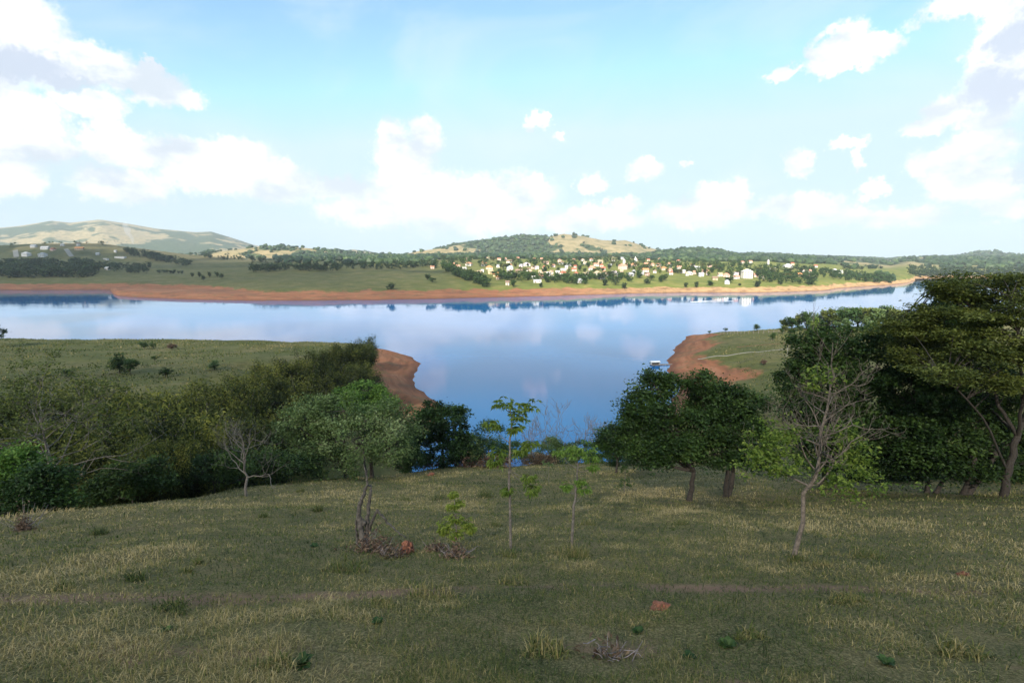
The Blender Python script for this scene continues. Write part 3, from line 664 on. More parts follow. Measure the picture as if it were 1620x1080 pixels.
# --- grove at the right edge
GROVE = 'trees of the right-hand grove'
tree_px('grove_tree', 'dark spreading tree at the left end of the right-hand grove', 'tree', 1320, 30,
    [(1290,555,48,36,1),(1262,610,30,40,1),(1335,545,50,30,1),(1310,600,60,42,0),(1375,590,50,44,0),(1260,660,24,36,1),(1320,665,60,42,-1),(1385,665,50,42,-1),(1300,715,50,30,0),(1370,722,50,30,0),(1340,745,40,14,-1)],
    leaf='leaf_dark', bark='bark_dark', nclump=260, nleaf=36000, size=.15, cr=.6, tr=.2, seed=24, trunks=[(0,0,0),(-.6,.4,-.3)])
tree_px('grove_tree', 'dark leafy tree with forked trunk in the middle of the grove', 'tree', 1474, 28,
    [(1420,545,46,34,2),(1470,560,50,38,2),(1440,620,56,42,0),(1490,640,50,42,0),(1420,680,44,34,0),(1480,695,50,32,-1),(1440,722,44,22,0),(1485,735,36,16,-1)],
    leaf='leaf_dark', bark='bark_dark', nclump=230, nleaf=30000, size=.15, cr=.6, tr=.13, seed=25, trunks=[(-.25,0,0),(.1,0,.9)])
tree_px('grove_tree', 'dark tree on a V-shaped trunk beside the big leaning trunk', 'tree', 1524, 26.5,
    [(1530,580,46,40,2),(1570,620,44,40,2),(1540,670,56,36,1),(1500,700,44,24,0),(1590,690,36,40,2),(1560,720,44,24,1),(1610,730,30,26,3),(1530,738,34,14,0)],
    leaf='leaf_dark', bark='bark_dark', nclump=200, nleaf=26000, size=.15, cr=.6, tr=.16, seed=26, trunks=[(0,0,-.1),(.15,0,1.2)])
tree_px('grove_tree', 'tall dark tree top rising behind the feathery olive crown', 'tree', 1515, 36,
    [(1515,470,36,26,0),(1500,500,34,26,0),(1545,495,34,30,0),(1510,540,50,36,0)],
    leaf='leaf_dark', bark='bark_dark', nclump=120, nleaf=13000, size=.19, cr=.6, tr=.16, seed=27)
for i, (x, Y, lst, lab) in enumerate([(1375,38,[(1360,735,40,22,0),(1400,738,36,20,0)],'dark undergrowth bush behind the left grove tree'),(1450,38,[(1440,735,36,24,0),(1475,742,30,18,0)],'dark undergrowth bush behind the forked grove trunk'),(1555,37,[(1540,738,34,22,0),(1575,742,34,20,0)],'dark undergrowth bush behind the V-shaped trunk'),(1640,34,[(1625,730,44,36,0),(1660,740,40,36,0)],'dark undergrowth bush at the right edge behind the leaning trunk')]):
    tree_px('bush', lab, 'bush', x, Y, lst, leaf='leaf_dark', bark='bark_dark', nclump=60, nleaf=6000, size=.17, cr=.55, tr=.05, seed=160 + i)
# big leaning tree with flat feathery layers of olive leaves
def feathery():
    g = np.random.default_rng(28); b = base_at(1588, 25.5); Y = 25.5
    root = empty('feathery_tree', b); tag(root, 'big leaning tree with flat feathery olive-green layers at the right edge', 'tree')
    def P(x, y, dy=0): return pt(x, y, Y + dy) - b
    G = Geo()
    base0 = np.array([0, 0, -.3]); fork = P(1610, 690)
    def limb(a, pts, r0, r1, k=7):
        Q_ = np.array([a] + pts); tt = np.linspace(0, len(Q_) - 1, 4 * (len(Q_) - 1) + 1); ii = np.minimum(tt.astype(int), len(Q_) - 2); f = (tt - ii)[:, None]
        C = Q_[ii] * (1 - f) + Q_[ii + 1] * f + g.normal(0, .03, (len(tt), 3)); C[0] = Q_[0]; C[-1] = Q_[-1]
        G.tube(C, np.linspace(r0, r1, len(tt)), k); return C
    limb(base0, [P(1594, 745), fork], .20, .14, 10)
    limbs = [limb(fork, [P(1580, 640, .3), P(1562, 560, .6), P(1545, 500, .5)], .10, .03), limb(fork, [P(1640, 600), P(1650, 480, .5)], .12, .04),
             limb(fork, [P(1570, 650, 1.4), P(1530, 590, 2), P(1480, 520, 2.2), P(1440, 490, 2)], .085, .025), limb(fork, [P(1620, 620, -1), P(1610, 540, -1.4), P(1600, 470, -1.5)], .09, .03),
             limb(P(1594, 745), [P(1555, 660, -1), P(1500, 600, -1.6), P(1470, 570, -1.8)], .06, .02)]
    sprays = []
    for (x, y, rx, dy) in [(1545,445,60,.5),(1600,440,50,0),(1515,470,46,1.5),(1580,465,70,-.5),(1480,492,40,2),(1530,490,80,0),(1600,500,60,-1),(1448,510,42,2),(1490,515,70,1),(1570,530,70,-1),(1420,520,40,2),(1460,540,60,1.5),(1530,555,50,-.5),(1610,560,50,-1.5),(1440,565,30,1),(1490,590,42,-2),(1560,555,28,-2),(1650,470,60,0),(1660,530,60,0),(1488,458,18,1),(1585,600,26,-2),(1640,610,40,-1)]:
        c = P(x, y, dy); k = mpp(c + b)
        m = 9 + int(rx / 5)
        for q in range(m):
            a = g.uniform(0, 2 * math.pi); r_ = rx * k * math.sqrt(g.uniform(0, 1))
            sprays.append(c + np.array([math.cos(a) * r_, math.sin(a) * r_ * .9, g.normal(0, .22) - .10 * r_]))
    sprays = np.array(sprays); allc = np.concatenate(limbs)
    for s in sprays[::2]:
        i = np.argmin(np.linalg.norm(allc - s - [0, 0, -.8], axis=1)); a = allc[i]; tq = np.linspace(0, 1, 5)[:, None]
        C = a + (s - a) * tq; C[:, 2] += .12 * np.sin(tq[:, 0] * math.pi); G.tube(C, np.linspace(.03, .008, 5), 4, cap=False)
    n = 44000; w = g.integers(0, len(sprays), n); C = sprays[w] + g.normal(size=(n, 3)) * [.32, .32, .10]
    V, T, t = leaves(C, .16, flat=1.0, tint=np.clip(.5 + g.normal(0, .18, len(sprays)), 0, 1)[w], g=g, spread=.15)
    G.obj('trunk', M['bark_dark'], root, smooth=True); build('crown', V, None, T, [M['leaf_olive']], root, t)
feathery()

# --- half bare tree in front of the grove
b = hit(1253, 884); H = pt(1290, 556, b[1])[2] - b[2]; k = mpp(b)
spots = []
for (x, y, rx, ry, dy) in [(1225,705,30,22,0),(1210,720,22,12,0),(1245,690,22,20,.3),(1250,745,40,10,.3),(1225,742,30,12,0),(1345,740,38,22,0),(1370,755,26,16,0),(1330,770,26,12,-.2),(1350,715,22,18,.2),(1340,690,20,16,.3),(1300,600,20,12,.2)]:
    p = pt(x, y, b[1] + dy) - b; spots.append((*p, rx * k, rx * k, ry * k))
bare_tree('half_bare_tree', 'half-bare young tree with grey twigs and yellow-green leaves in front of the grove', b, H, 'bark_warm', 41, 'leaf_lime', spots, 3300, .095, lean=(.62, .25), tr=.048, nlimb=20, start=.40, spread=.8, depth=5, upw=.45, ln=.225, twist=.2)
# --- small leafless tree by the ravine
b = hit(390, 785); bare_tree('bare_tree', 'small leafless forked tree at the ravine edge in front of bamboo', b, pt(390, 682, b[1])[2] - b[2], 'bark_pale', 43, tr=.07, nlimb=10, start=.30, spread=.8, depth=5, upw=.55, ln=.5, lean=(.1, 0))
# --- big leafless tree at far left
b = base_at(95, 25); bare_tree('bare_tree', 'large grey leafless tree spreading over dark bushes at the far left', b, pt(95, 618, 25)[2] - b[2], 'bark_grey', 47, 'leaf_olive', None, 9000, .12, tr=.085, nlimb=20, start=.40, spread=1.0, depth=5, upw=.22, ln=.46, lean=(-.3, .2))

# --- bamboo grove in the ravine
BAM = []
def bamboo_mesh(seed, n=24000, nc=44):
    """one clump 10 m tall: arching culms, leafy sprays along them"""
    g = np.random.default_rng(seed); H = 10.0; G = Geo(); cl = []
    for i in range(nc):
        a = g.uniform(0, 2 * math.pi); r0 = g.uniform(0, .9); h = H * g.uniform(.62, 1.02); out = g.uniform(.08, .42) * H
        tt = np.linspace(0, 1, 8); bend = tt ** 2.0
        P = np.stack([math.cos(a) * (r0 + out * bend), math.sin(a) * (r0 + out * bend), h * (tt - .16 * bend * g.uniform(.2, 1.6))], 1); P[0, 2] = -.3
        G.tube(P, np.linspace(.05, .012, 8), 4, cap=False)
        for q in range(8):
            f = g.uniform(.15, 1.0) ** .8; cl.append([np.interp(f, tt, P[:, j]) for j in range(3)])
    cl = np.array(cl); w = g.integers(0, len(cl), n)
    off = g.normal(size=(n, 3)) * [.46, .46, .50]; C = cl[w] + off; C[:, 2] = np.maximum(C[:, 2] - .2, .2)
    tone = np.clip(.38 + g.normal(0, .30, len(cl)) + .6 * (cl[:, 2] / H - .6), 0, 1)[w] + .16 * off[:, 2]  # darker bases, lighter tops: clump shade put into the leaf tone
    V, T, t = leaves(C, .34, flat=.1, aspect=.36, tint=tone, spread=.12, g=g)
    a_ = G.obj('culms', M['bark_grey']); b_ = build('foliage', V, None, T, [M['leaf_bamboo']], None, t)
    ma, mb = a_.data, b_.data; bpy.data.objects.remove(a_); bpy.data.objects.remove(b_); return ma, mb
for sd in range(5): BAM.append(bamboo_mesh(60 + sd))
def bamboo(x, top, Y, label, seed, wide=1.0):
    g = random.Random(seed); b = base_at(x, Y); H = max(pt(x, top, Y)[2] - b[2], 3.5)
    want = g.uniform(9.0, 12.0)
    while H < want and Y > (38 if x > 280 else 31):                 # the clump roots where the slope is low enough for its usual height
        Y -= 1.0; b = base_at(x, Y); H = max(pt(x, top, Y)[2] - b[2], 3.5)
    root = empty('bamboo_clump', b, g.uniform(0, 6.28)); tag(root, label, 'bamboo', 'bamboo clumps of the ravine grove')
    w = wide * g.uniform(.62, .98) * max(H / 10, .62); root.scale = (w, w, H / 10)
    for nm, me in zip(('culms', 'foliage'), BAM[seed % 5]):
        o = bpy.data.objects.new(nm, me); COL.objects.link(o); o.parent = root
ORD = ['first','second','third','fourth','fifth','sixth','seventh','eighth','ninth','tenth','eleventh','twelfth','thirteenth','fourteenth','fifteenth','sixteenth','seventeenth','eighteenth','nineteenth','twentieth','twenty-first','twenty-second','twenty-third','twenty-fourth','twenty-fifth','twenty-sixth','twenty-seventh','twenty-eighth','twenty-ninth','thirtieth']
BT = [(-60,612,46),(-10,607,47),(40,602,49),(90,594,52),(140,600,50),(190,603,52),(235,606,54),(275,604,58),(312,602,64),(345,598,71),(375,588,79),(402,576,87),(428,571,95),(455,562,101),(482,554,109),(505,549,116),(527,544,124),(546,537,132),(562,533,139),(580,532,147)]
for i, (x, t_, Y) in enumerate(BT):
    lab = 'tallest bamboo clump at the lake end, beside the red bank' if i == 19 else f'bamboo clump, {ORD[i]} from the left along the top line of the grove'
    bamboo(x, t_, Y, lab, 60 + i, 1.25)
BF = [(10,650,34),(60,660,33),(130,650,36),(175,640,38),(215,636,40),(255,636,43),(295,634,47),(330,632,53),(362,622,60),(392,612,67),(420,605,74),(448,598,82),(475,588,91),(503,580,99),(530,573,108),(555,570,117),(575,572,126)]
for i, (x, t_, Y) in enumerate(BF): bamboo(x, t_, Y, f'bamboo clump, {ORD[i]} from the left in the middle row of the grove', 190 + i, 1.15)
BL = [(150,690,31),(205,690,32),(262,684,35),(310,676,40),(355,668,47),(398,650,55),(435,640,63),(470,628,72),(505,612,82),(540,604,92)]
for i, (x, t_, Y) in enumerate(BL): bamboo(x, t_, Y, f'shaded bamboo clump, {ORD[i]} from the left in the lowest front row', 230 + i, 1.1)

# --- bushes along the ravine edge, far left
tree_px('bush', 'bright green bush below the large leafless tree at the left edge', 'bush', 20, 20.5, [(25,735,40,22,0),(5,750,30,20,0),(50,750,22,16,0)], leaf='leaf_bright', bark='bark_grey', nclump=50, nleaf=5000, size=.12, cr=.4, tr=.04, seed=120)
tree_px('bush', 'dark undergrowth bush under the large leafless tree', 'bush', 70, 19.5, [(70,765,40,26,0),(40,785,30,22,0),(95,790,24,20,0)], leaf='leaf_dark', bark='bark_dark', nclump=60, nleaf=6000, size=.12, cr=.45, tr=.04, seed=121)
tree_px('bush', 'undergrowth bush in shadow-dark leaves left of the small leafless tree', 'bush', 210, 27, [(200,760,40,26,0),(240,750,34,26,0),(165,775,26,20,0)], leaf='leaf_dark', bark='bark_dark', nclump=70, nleaf=7000, size=.14, cr=.5, tr=.05, seed=122)  # dark leaves stand in for the deep shadow below the bamboo
tree_px('bush', 'undergrowth bush in shadow-dark leaves behind the small leafless tree', 'bush', 340, 33, [(320,745,40,22,0),(365,735,34,26,0),(430,735,40,22,3),(480,735,30,18,6)], leaf='leaf_dark', bark='bark_dark', nclump=80, nleaf=8000, size=.15, cr=.55, tr=.05, seed=123)  # ravine shadow put into the dark leaf colour here too
b = hit(112, 806); tree_px('young_tree', 'small pale-green young tree at the ravine edge near the left', 'tree', 112, float(b[1]) + .6, [(110,783,18,9,0),(128,772,10,6,0),(100,795,14,7,0),(118,797,14,8,0)], leaf='leaf_bright', bark='bark_grey', nclump=36, nleaf=1500, size=.10, cr=.22, tr=.025, seed=124)

# --- saplings on the pasture
def sapling(name, label, base_px, stem, whorls, leaf, tr, nper, lsize, seed, bark='bark_pale', droop=.5, branches=()):
    g = np.random.default_rng(seed); b = hit(*base_px); root = empty(name, b); tag(root, label, 'sapling')
    def P(x, y, dy=0): return pt(x, y, b[1] + dy) - b
    G = Geo(); S = np.array([[0, 0, -.15]] + [P(x, y) for x, y in stem])
    tt = np.linspace(0, len(S) - 1, 5 * (len(S) - 1) + 1); ii = np.minimum(tt.astype(int), len(S) - 2); f = (tt - ii)[:, None]
    C = S[ii] * (1 - f) + S[ii + 1] * f; C[1:-1] += g.normal(0, .008, (len(C) - 2, 3))
    G.tube(C, np.linspace(tr * 1.25, tr * .3, len(C)), 8)
    LV, LT, Lt, n0 = [], [], [], 0
    for (x, y, r, dy, fx, fy) in whorls:
        c = P(x, y, dy); s = P(fx, fy); tq = np.linspace(0, 1, 6)[:, None]; Cc = s + (c - s) * tq; Cc[:, 2] -= .06 * np.sin(tq[:, 0] * math.pi)
        G.tube(Cc, np.linspace(tr * .4, tr * .12, 6), 5)
        k = mpp(b); rad = r * k
        for q in range(nper):
            a = g.uniform(0, 2 * math.pi); el_ = g.uniform(-.5, .9)
            h = c + np.array([math.cos(a), math.sin(a), .95 * el_]) * rad * g.uniform(.1, .8)      # hub of one palmate leaf
            for e in range(6):
                aa = a + (e - 2.5) * .5 + g.normal(0, .12); d = np.array([math.cos(aa), math.sin(aa), -droop + .25 * g.normal()]); d /= np.linalg.norm(d)
                L = lsize * g.uniform(.75, 1.2); w = np.cross(d, [0, 0, 1]); w /= np.linalg.norm(w) + 1e-6; w *= L * .15
                mid = h + d * L * .55 + [0, 0, L * .10]; tip = h + d * L + [0, 0, -L * .18]
                LV.append([h, mid + w, tip, mid - w]); LT += [(n0, n0 + 1, n0 + 2), (n0, n0 + 2, n0 + 3)]; n0 += 4
                Lt += [np.clip(.5 + g.normal(0, .22), 0, 1)] * 4
    G.obj('trunk', M[bark], root, smooth=True)
    build('foliage', np.array(LV).reshape(-1, 3), None, LT, [M[leaf]], root, Lt)
sapling('sapling', 'tall slim sapling with drooping palmate leaves rising over the water', (808, 868), [(806,760),(807,700),(810,668),(806,645)],
    [(797,640,20,0,806,650),(838,643,24,.1,808,670),(822,660,20,0,808,672),(778,672,14,-.1,807,700),(815,678,14,.1,808,680),(790,718,22,0,807,728),(822,714,16,.1,807,722),(838,702,14,.2,808,716),(843,772,20,.1,806,745),(836,755,12,.1,806,742),(802,775,8,0,806,778),(784,730,12,-.1,806,735)], 'leaf_lime', .03, 26, .125, 130, bark='bark_grey')
sapling('sapling', 'thinner dark-leaved sapling leaning right of the tall slim one', (904, 872), [(908,800),(912,760),(914,735),(912,712)],
    [(905,712,20,0,913,735),(925,714,20,.1,913,735),(885,716,14,0,912,740),(935,725,14,.1,914,738),(925,775,14,.1,909,795),(918,762,9,0,911,770),(896,770,9,-.1,909,780),(938,738,9,.1,914,745)], 'leaf_bright', .028, 26, .095, 131, bark='bark_grey')
sapling('sapling', 'short bright green bushy sapling right of the burnt stump', (722, 862), [(722,835),(720,810),(718,780)],
    [(706,833,15,0,722,845),(738,830,15,.1,722,842),(722,822,13,-.1,721,830),(716,800,11,0,720,808),(727,797,9,.1,720,805),(717,782,8,0,718,785),(722,845,14,-.15,722,850),(745,838,10,0,722,848),(702,842,9,0,722,850)], 'leaf_lime', .022, 30, .095, 132, bark='bark_grey', droop=.2)
sapling('sapling', 'small conical green sapling left of the shaded pair of trees', (988, 779), [(988,765),(989,750),(989,737)],
    [(980,768,8,0,988,774),(996,767,8,.1,988,772),(988,760,8,-.1,988,764),(989,745,7,0,989,748),(989,738,5,0,989,741)], 'leaf_mid', .02, 13, .14, 133, bark='bark_grey', droop=.1)
sapling('sapling', 'faint thin pale sapling between the two taller saplings', (868, 765), [(868,745),(866,728)],
    [(862,730,7,0,866,738),(872,732,6,0,867,740)], 'leaf_grey', .015, 7, .16, 134)

# --- burnt stump with snapped limb
def stump():
    g = np.random.default_rng(140); b = hit(585, 866); root = empty('burnt_stump', b); tag(root, 'charred dead stump with forked stems and one snapped limb', 'stump')
    def P(x, y, dy=0): return pt(x, y, b[1] + dy) - b
    def limb(pts, r, name, k=8):
        G = Geo(); S = np.array(pts); tt = np.linspace(0, len(S) - 1, 5 * (len(S) - 1) + 1); ii = np.minimum(tt.astype(int), len(S) - 2); f = (tt - ii)[:, None]
        C = S[ii] * (1 - f) + S[ii + 1] * f + g.normal(0, .010, (len(tt), 3)); rr_ = np.interp(tt, np.arange(len(S)), r) * (1 + g.normal(0, .08, len(tt)))
        G.tube(C, rr_, k); return G.obj(name, M['bark_burnt'], root, smooth=True)
    limb([P(578,868),P(572,838),P(567,815),P(570,796),P(576,778),P(582,768)], [.085,.075,.06,.05,.038,.028], 'stem', 9)
    limb([P(582,768),P(580,752),P(577,742),P(575,733)], [.028,.022,.016,.008], 'twig', 5)
    limb([P(580,748),P(584,736)], [.014,.005], 'twig', 4)
    limb([P(582,866,.1),P(580,830,.1),P(583,800,.1),P(587,780,.1),P(586,769,.1),P(583,767,.1)], [.07,.05,.042,.034,.026,.02], 'stem', 8)
    limb([P(566,862),P(564,845),P(563,825),P(566,818)], [.03,.03,.025,.02], 'stem', 6)
    limb([P(560,800),P(558,788)], [.008,.003], 'twig', 4)
    limb([P(567,815),P(571,822),P(576,826),P(574,832)], [.05,.05,.04,.03], 'knot', 8)
    limb([P(584,840,.1),P(589,822),P(594,812),P(597,807)], [.035,.035,.03,.03], 'broken_limb', 7)
    limb([P(597,807),P(604,815),P(614,828),P(628,840),P(642,851)], [.03,.028,.024,.018,.012], 'broken_limb', 7)
    limb([P(590,845),P(599,834)], [.025,.006], 'twig', 5)
stump()

# ------------------------------------------------------------------ grass
def blades(g, C, length, width, tilt, tint):
    n = len(C); a = g.uniform(0, 2 * math.pi, n); h = np.stack([np.cos(a), np.sin(a), 0 * a], 1)
    s = np.stack([-np.sin(a), np.cos(a), 0 * a], 1); L = length[:, None]
    ct, st_ = np.cos(tilt)[:, None], np.sin(tilt)[:, None]
    up = np.array([0, 0, 1.0])
    mid = C + (h * st_ * .75 + up * ct) * L * .55; t2 = np.minimum(tilt * 1.7 + .2, 1.9)
    tip = mid + (h * np.sin(t2)[:, None] + up * np.cos(t2)[:, None]) * L * .5
    w = (width / 2)[:, None]
    V = np.stack([C - s * w, C + s * w, mid + s * w * .8, mid - s * w * .8, tip], 1).reshape(-1, 3)
    k = np.arange(n)[:, None] * 5
    return V, k + [[0, 1, 2, 3]], k + [[3, 2, 4]], np.repeat(tint, 5)
def grass_material():
    m, nt = new_mat('grass')
    col = ramp(nt, attr(nt), [(0, (.026, .042, .009)), (.22, (.064, .098, .018)), (.42, (.122, .142, .034)), (.58, (.200, .178, .056)), (.78, (.31, .250, .100)), (1, (.46, .37, .18))])
    p = nd(nt, 'ShaderNodeBsdfPrincipled'); nt.links.new(col, p.inputs['Base Color']); p.inputs['Roughness'].default_value = .6; p.inputs['Specular IOR Level'].default_value = .25
    t = nd(nt, 'ShaderNodeBsdfTranslucent'); nt.links.new(col, t.inputs[0]); mx = nd(nt, 'ShaderNodeMixShader'); mx.inputs[0].default_value = .3
    nt.links.new(p.outputs[0], mx.inputs[1]); nt.links.new(t.outputs[0], mx.inputs[2]); o = nd(nt, 'ShaderNodeOutputMaterial'); nt.links.new(mx.outputs[0], o.inputs[0]); return m
M['grass'] = grass_material()
def grass():
    g = np.random.default_rng(200); N = 600000
    r = np.exp(g.uniform(math.log(2.3), math.log(80), N)); th = g.uniform(-R(57), R(57), N)
    X, Y = r * np.sin(th), r * np.cos(th)
    dm = sdf(X, Y, MEADOW)
    patch = fbm(X / 2.6, Y / 2.6, 4, 210); big = fbm(X / 9, Y / 9, 3, 214); fine = fbm(X / .5, Y / .5, 2, 218)
    wig = 1.5 * fbm(X / 6, Y / 6, 2, 222) ; trk = np.abs(Y - .05 * X - 7.1 + wig)
    dens = np.clip(.72 + 1.1 * fine + .7 * patch, .30, 1) * np.where(trk < .26, .4, 1)
    bare = (fbm(X / .9, Y / .9, 2, 230) > .14) & (Y < 5.6); dens = np.where(bare, dens * .25, dens)
    ok = (dm > -2.5) & (g.uniform(0, 1, N) < dens); X, Y, r, patch, big, fine = X[ok], Y[ok], r[ok], patch[ok], big[ok], fine[ok]; n = len(X)
    flat_ = g.uniform(0, 1, n) < .42
    Z = gz(X, Y) - .01; ln = g.uniform(.035, .115, n) * (1 + 1.2 * np.clip(patch, 0, 1)) * (1 + np.minimum(r, 60) / 42)
    wd = np.maximum(.0042, .0009 * r) * g.uniform(.6, 1.5, n)
    tint = np.clip(.37 + .80 * patch + .40 * big + .46 * fine + g.normal(0, .21, n) + .22 * flat_, 0, 1)
    tilt = np.where(flat_, np.abs(g.normal(1.25, .25, n)), np.abs(g.normal(.75, .4, n))); Z = Z + flat_ * .015
    V, Qd, T, t = blades(g, np.stack([X, Y, Z], 1), ln, wd, tilt, tint)
    tag(build('grass', V, Qd, T, [M['grass']], None, t), 'short mixed green and straw grass covering the sloping pasture', 'grass', kind='stuff')
grass()
def tuft_mesh(seed, n, h, r, tone, spread, tilt=.45):
    g = np.random.default_rng(seed); a = g.uniform(0, 2 * math.pi, n); q = r * np.sqrt(g.uniform(0, 1, n))
    C = np.stack([q * np.cos(a), q * np.sin(a), np.full(n, -.03)], 1)
    return blades(g, C, h * g.uniform(.45, 1.15, n), np.full(n, .011) * g.uniform(.6, 1.4, n), np.abs(g.normal(tilt, .3, n)), np.clip(tone + g.normal(0, spread, n), 0, 1))
TUFTS = [  # x, row, width px, height px, tone, label
 (212,918,34,30,.16,'dark brown-green tussock low on the left pasture'),(158,845,24,20,.22,'small green tussock on the left pasture near the ravine'),(292,905,26,18,.5,'low brownish tussock right of the dark one'),
 (313,892,14,18,.5,'thin upright tussock behind the low brownish one'),(503,808,16,18,.24,'little green tussock midway up the left pasture'),(476,778,16,14,.45,'brownish tussock near the left brink of the pasture'),
 (416,818,16,12,.35,'faint tussock below the small leafless tree'),(768,786,28,24,.34,'reddish-green tussock left of the tall slim sapling'),(695,790,30,14,.25,'low green tussock between stump and tall sapling'),
 (545,905,90,34,.5,'wide brown mound of matted grass left of the stump'),(265,968,70,26,.2,'weedy green mound above the trodden track'),(680,945,90,34,.72,'broad straw-coloured tussock above the track in the middle'),
 (812,925,60,24,.62,'pale dry tussock below the tall slim sapling'),(906,882,60,30,.66,'dry straw skirt round the foot of the thinner sapling'),(806,880,26,16,.55,'dry tuft at the foot of the tall slim sapling'),
 (600,960,60,24,.66,'loose straw tussock left of the broad straw one'),(1262,888,34,16,.42,'green-brown tuft at the foot of the half-bare tree'),(1300,895,30,14,.66,'straw tuft right of the half-bare tree'),
 (1372,882,60,20,.6,'straw tussock on the shaded right pasture'),(1345,955,70,30,.66,'tall dry grass clump low on the right pasture'),(785,832,26,12,.5,'low dry tuft behind the tall slim sapling'),
 (930,830,30,14,.6,'dry tuft behind the thinner sapling'),(1190,1010,60,28,.6,'orange-brown dry clump near the bottom right'),(860,1035,90,46,.7,'tall pale seeding grass at the bottom middle'),
 (1530,1040,90,44,.7,'tall pale grass at the bottom right'),(640,792,26,10,.45,'low tuft above the burnt stump'),(1240,795,30,10,.5,'dry tuft under the grove edge'),(1080,830,30,12,.5,'low tuft in front of the shaded pair'),
 (430,1058,70,36,.62,'straw and green grass clump by the broad-leaved weed'),(90,935,60,18,.5,'flattened straw clump at the left edge')]
for i, (x, y, w, h, tone, lab) in enumerate(TUFTS):
    b = hit(x, y); k = mpp(b); V, Qd, T, t = tuft_mesh(240 + i, int(160 + 2.2 * w), h * k * (.9 if y < 900 else .68), w * k * .42, tone * .8, .22, .7)
    tag(build('grass_tussock', V, Qd, T, [M['grass']], None, t, loc=b), lab, 'tussock', 'grass tussocks on the pasture')
# broad-leaved weeds, dry stalks and litter
def weed(x, y, w, lab, seed, leaf='leaf_bright', n=26):
    g = np.random.default_rng(seed); b = hit(x, y); k = mpp(b); V = []; T = []; t = []; c = 0
    for q in range(n):
        a = g.uniform(0, 2 * math.pi); d = np.array([math.cos(a), math.sin(a), g.uniform(.3, 1.3)]); d /= np.linalg.norm(d); L = w * k * .5 * g.uniform(.6, 1.1)
        s = np.array([-math.sin(a), math.cos(a), 0]) * L * .28; m1 = d * L * .45; tip = d * L + [0, 0, -.25 * L]
        V += [[0, 0, -.02], m1 * .6 + s * .8, m1 * 1.4 + s, tip, m1 * 1.4 - s, m1 * .6 - s * .8, m1 * 1.2 - [0, 0, .06 * L]]
        T += [(c, c + 1, c + 6), (c + 1, c + 2, c + 6), (c + 2, c + 3, c + 6), (c + 3, c + 4, c + 6), (c + 4, c + 5, c + 6), (c + 5, c, c + 6)]; c += 7; t += [np.clip(.35 + g.normal(0, .2), 0, 1)] * 7
    tag(build('weed', np.array(V), None, T, [M[leaf]], None, t, loc=b), lab, 'weed', 'broad-leaved weeds in the grass')
for i, (x, y, w, lab) in enumerate([(473,1052,52,'large dark-leaved weed in dry grass at the bottom left'),(1152,1022,36,'green weed near the bottom beside the orange-brown clump'),(1402,1050,36,'low green weed at the bottom right'),(1090,1040,30,'small green weed left of bottom right corner clump'),(497,865,18,'small green weed above the brown mound'),(597,985,26,'low weed just below the trodden track'),(262,1000,26,'green weed below the track on the left'),(1010,1000,26,'grey-green weed right of the pale seeding grass'),(620,878,16,'small dark weed by the red earth clod')]):
    weed(x, y, w, lab, 300 + i, 'leaf_mid')
def litter(x, y, w, h, lab, seed, n=260, mat='brown_litter', name='dead_brush'):
    g = np.random.default_rng(seed); b = hit(x, y); k = mpp(b); C = g.normal(size=(n, 3)) * [w * k * .25, w * k * .22, 0]
    C[:, 2] = np.abs(g.normal(0, .4, n)) * h * k * np.exp(-(C[:, 0] / (w * k * .3)) ** 2); V, T, t = leaves(C, .085, flat=.2, g=g, aspect=.4)
    root = empty(name, b); tag(root, lab, 'dead brush', 'heaps of dead brush'); build('dead_leaves', V, None, T, [M[mat]], root, t)
    G = Geo()
    for q in range(22):
        p = np.array([g.normal(0, w * k * .22), g.normal(0, w * k * .2), 0]); d = np.array([g.normal(), g.normal(), g.uniform(.2, 1.2)]); d /= np.linalg.norm(d)
        L = h * k * g.uniform(.4, 1.1); G.tube([p - d * .03, p + d * L * .5, p + d * L + g.normal(0, .03, 3)], [.007, .005, .003], 4, cap=False)
    G.obj('dead_twigs', M['twig_grey'], root)
litter(590, 872, 75, 36, 'heap of brown dead leaves at the foot of the burnt stump', 320, 700)
litter(690, 872, 40, 18, 'brown dead brush between red clod and bushy sapling', 321, 260)
litter(722, 882, 50, 30, 'dead grey sticks under the short bushy sapling', 322, 260)
litter(620, 882, 50, 20, 'dead sticks left of the red earth clod', 323, 240)
litter(968, 1040, 70, 40, 'fan of grey dead twigs near the bottom middle', 324, 60)
litter(38, 838, 26, 46, 'upright rust-brown dry stalks at the left edge of the pasture', 325, 500)
def clod(x, y, w, h, lab, seed):
    g = np.random.default_rng(seed); b = hit(x, y); k = mpp(b); nu, nv = 22, 12; V = []; 
    for i in range(nv):
        ph = i / (nv - 1) * math.pi / 2 * 1.15 - .15 * math.pi / 2
        for j in range(nu):
            a = j * 2 * math.pi / nu; V.append((math.cos(a) * math.cos(ph), math.sin(a) * math.cos(ph), math.sin(ph)))
    V = np.array(V); n = 1 + .9 * fbm(V[:, 0] * 2.6 + seed, V[:, 1] * 1.6 + V[:, 2] * 1.3, 3, seed)[:, None]
    V = V * n * [w * k * .5, w * k * .45, h * k]; Qd = [(i * nu + j, i * nu + (j + 1) % nu, (i + 1) * nu + (j + 1) % nu, (i + 1) * nu + j) for i in range(nv - 1) for j in range(nu)]
    tag(build('earth_mound', V, Qd, None, [M['red_earth']], None, loc=b), lab, 'earth mound', 'red earth mounds')
clod(644, 874, 28, 17, 'rounded red earth mound beside the burnt stump', 330)
clod(1045, 963, 30, 8, 'flat red earth mound low in the middle right pasture', 331)
clod(1525, 911, 16, 6, 'small red earth mound on the shaded right pasture', 332)
clod(682, 752, 12, 4, 'tiny red earth mound at the brink below the dark round tree', 333)
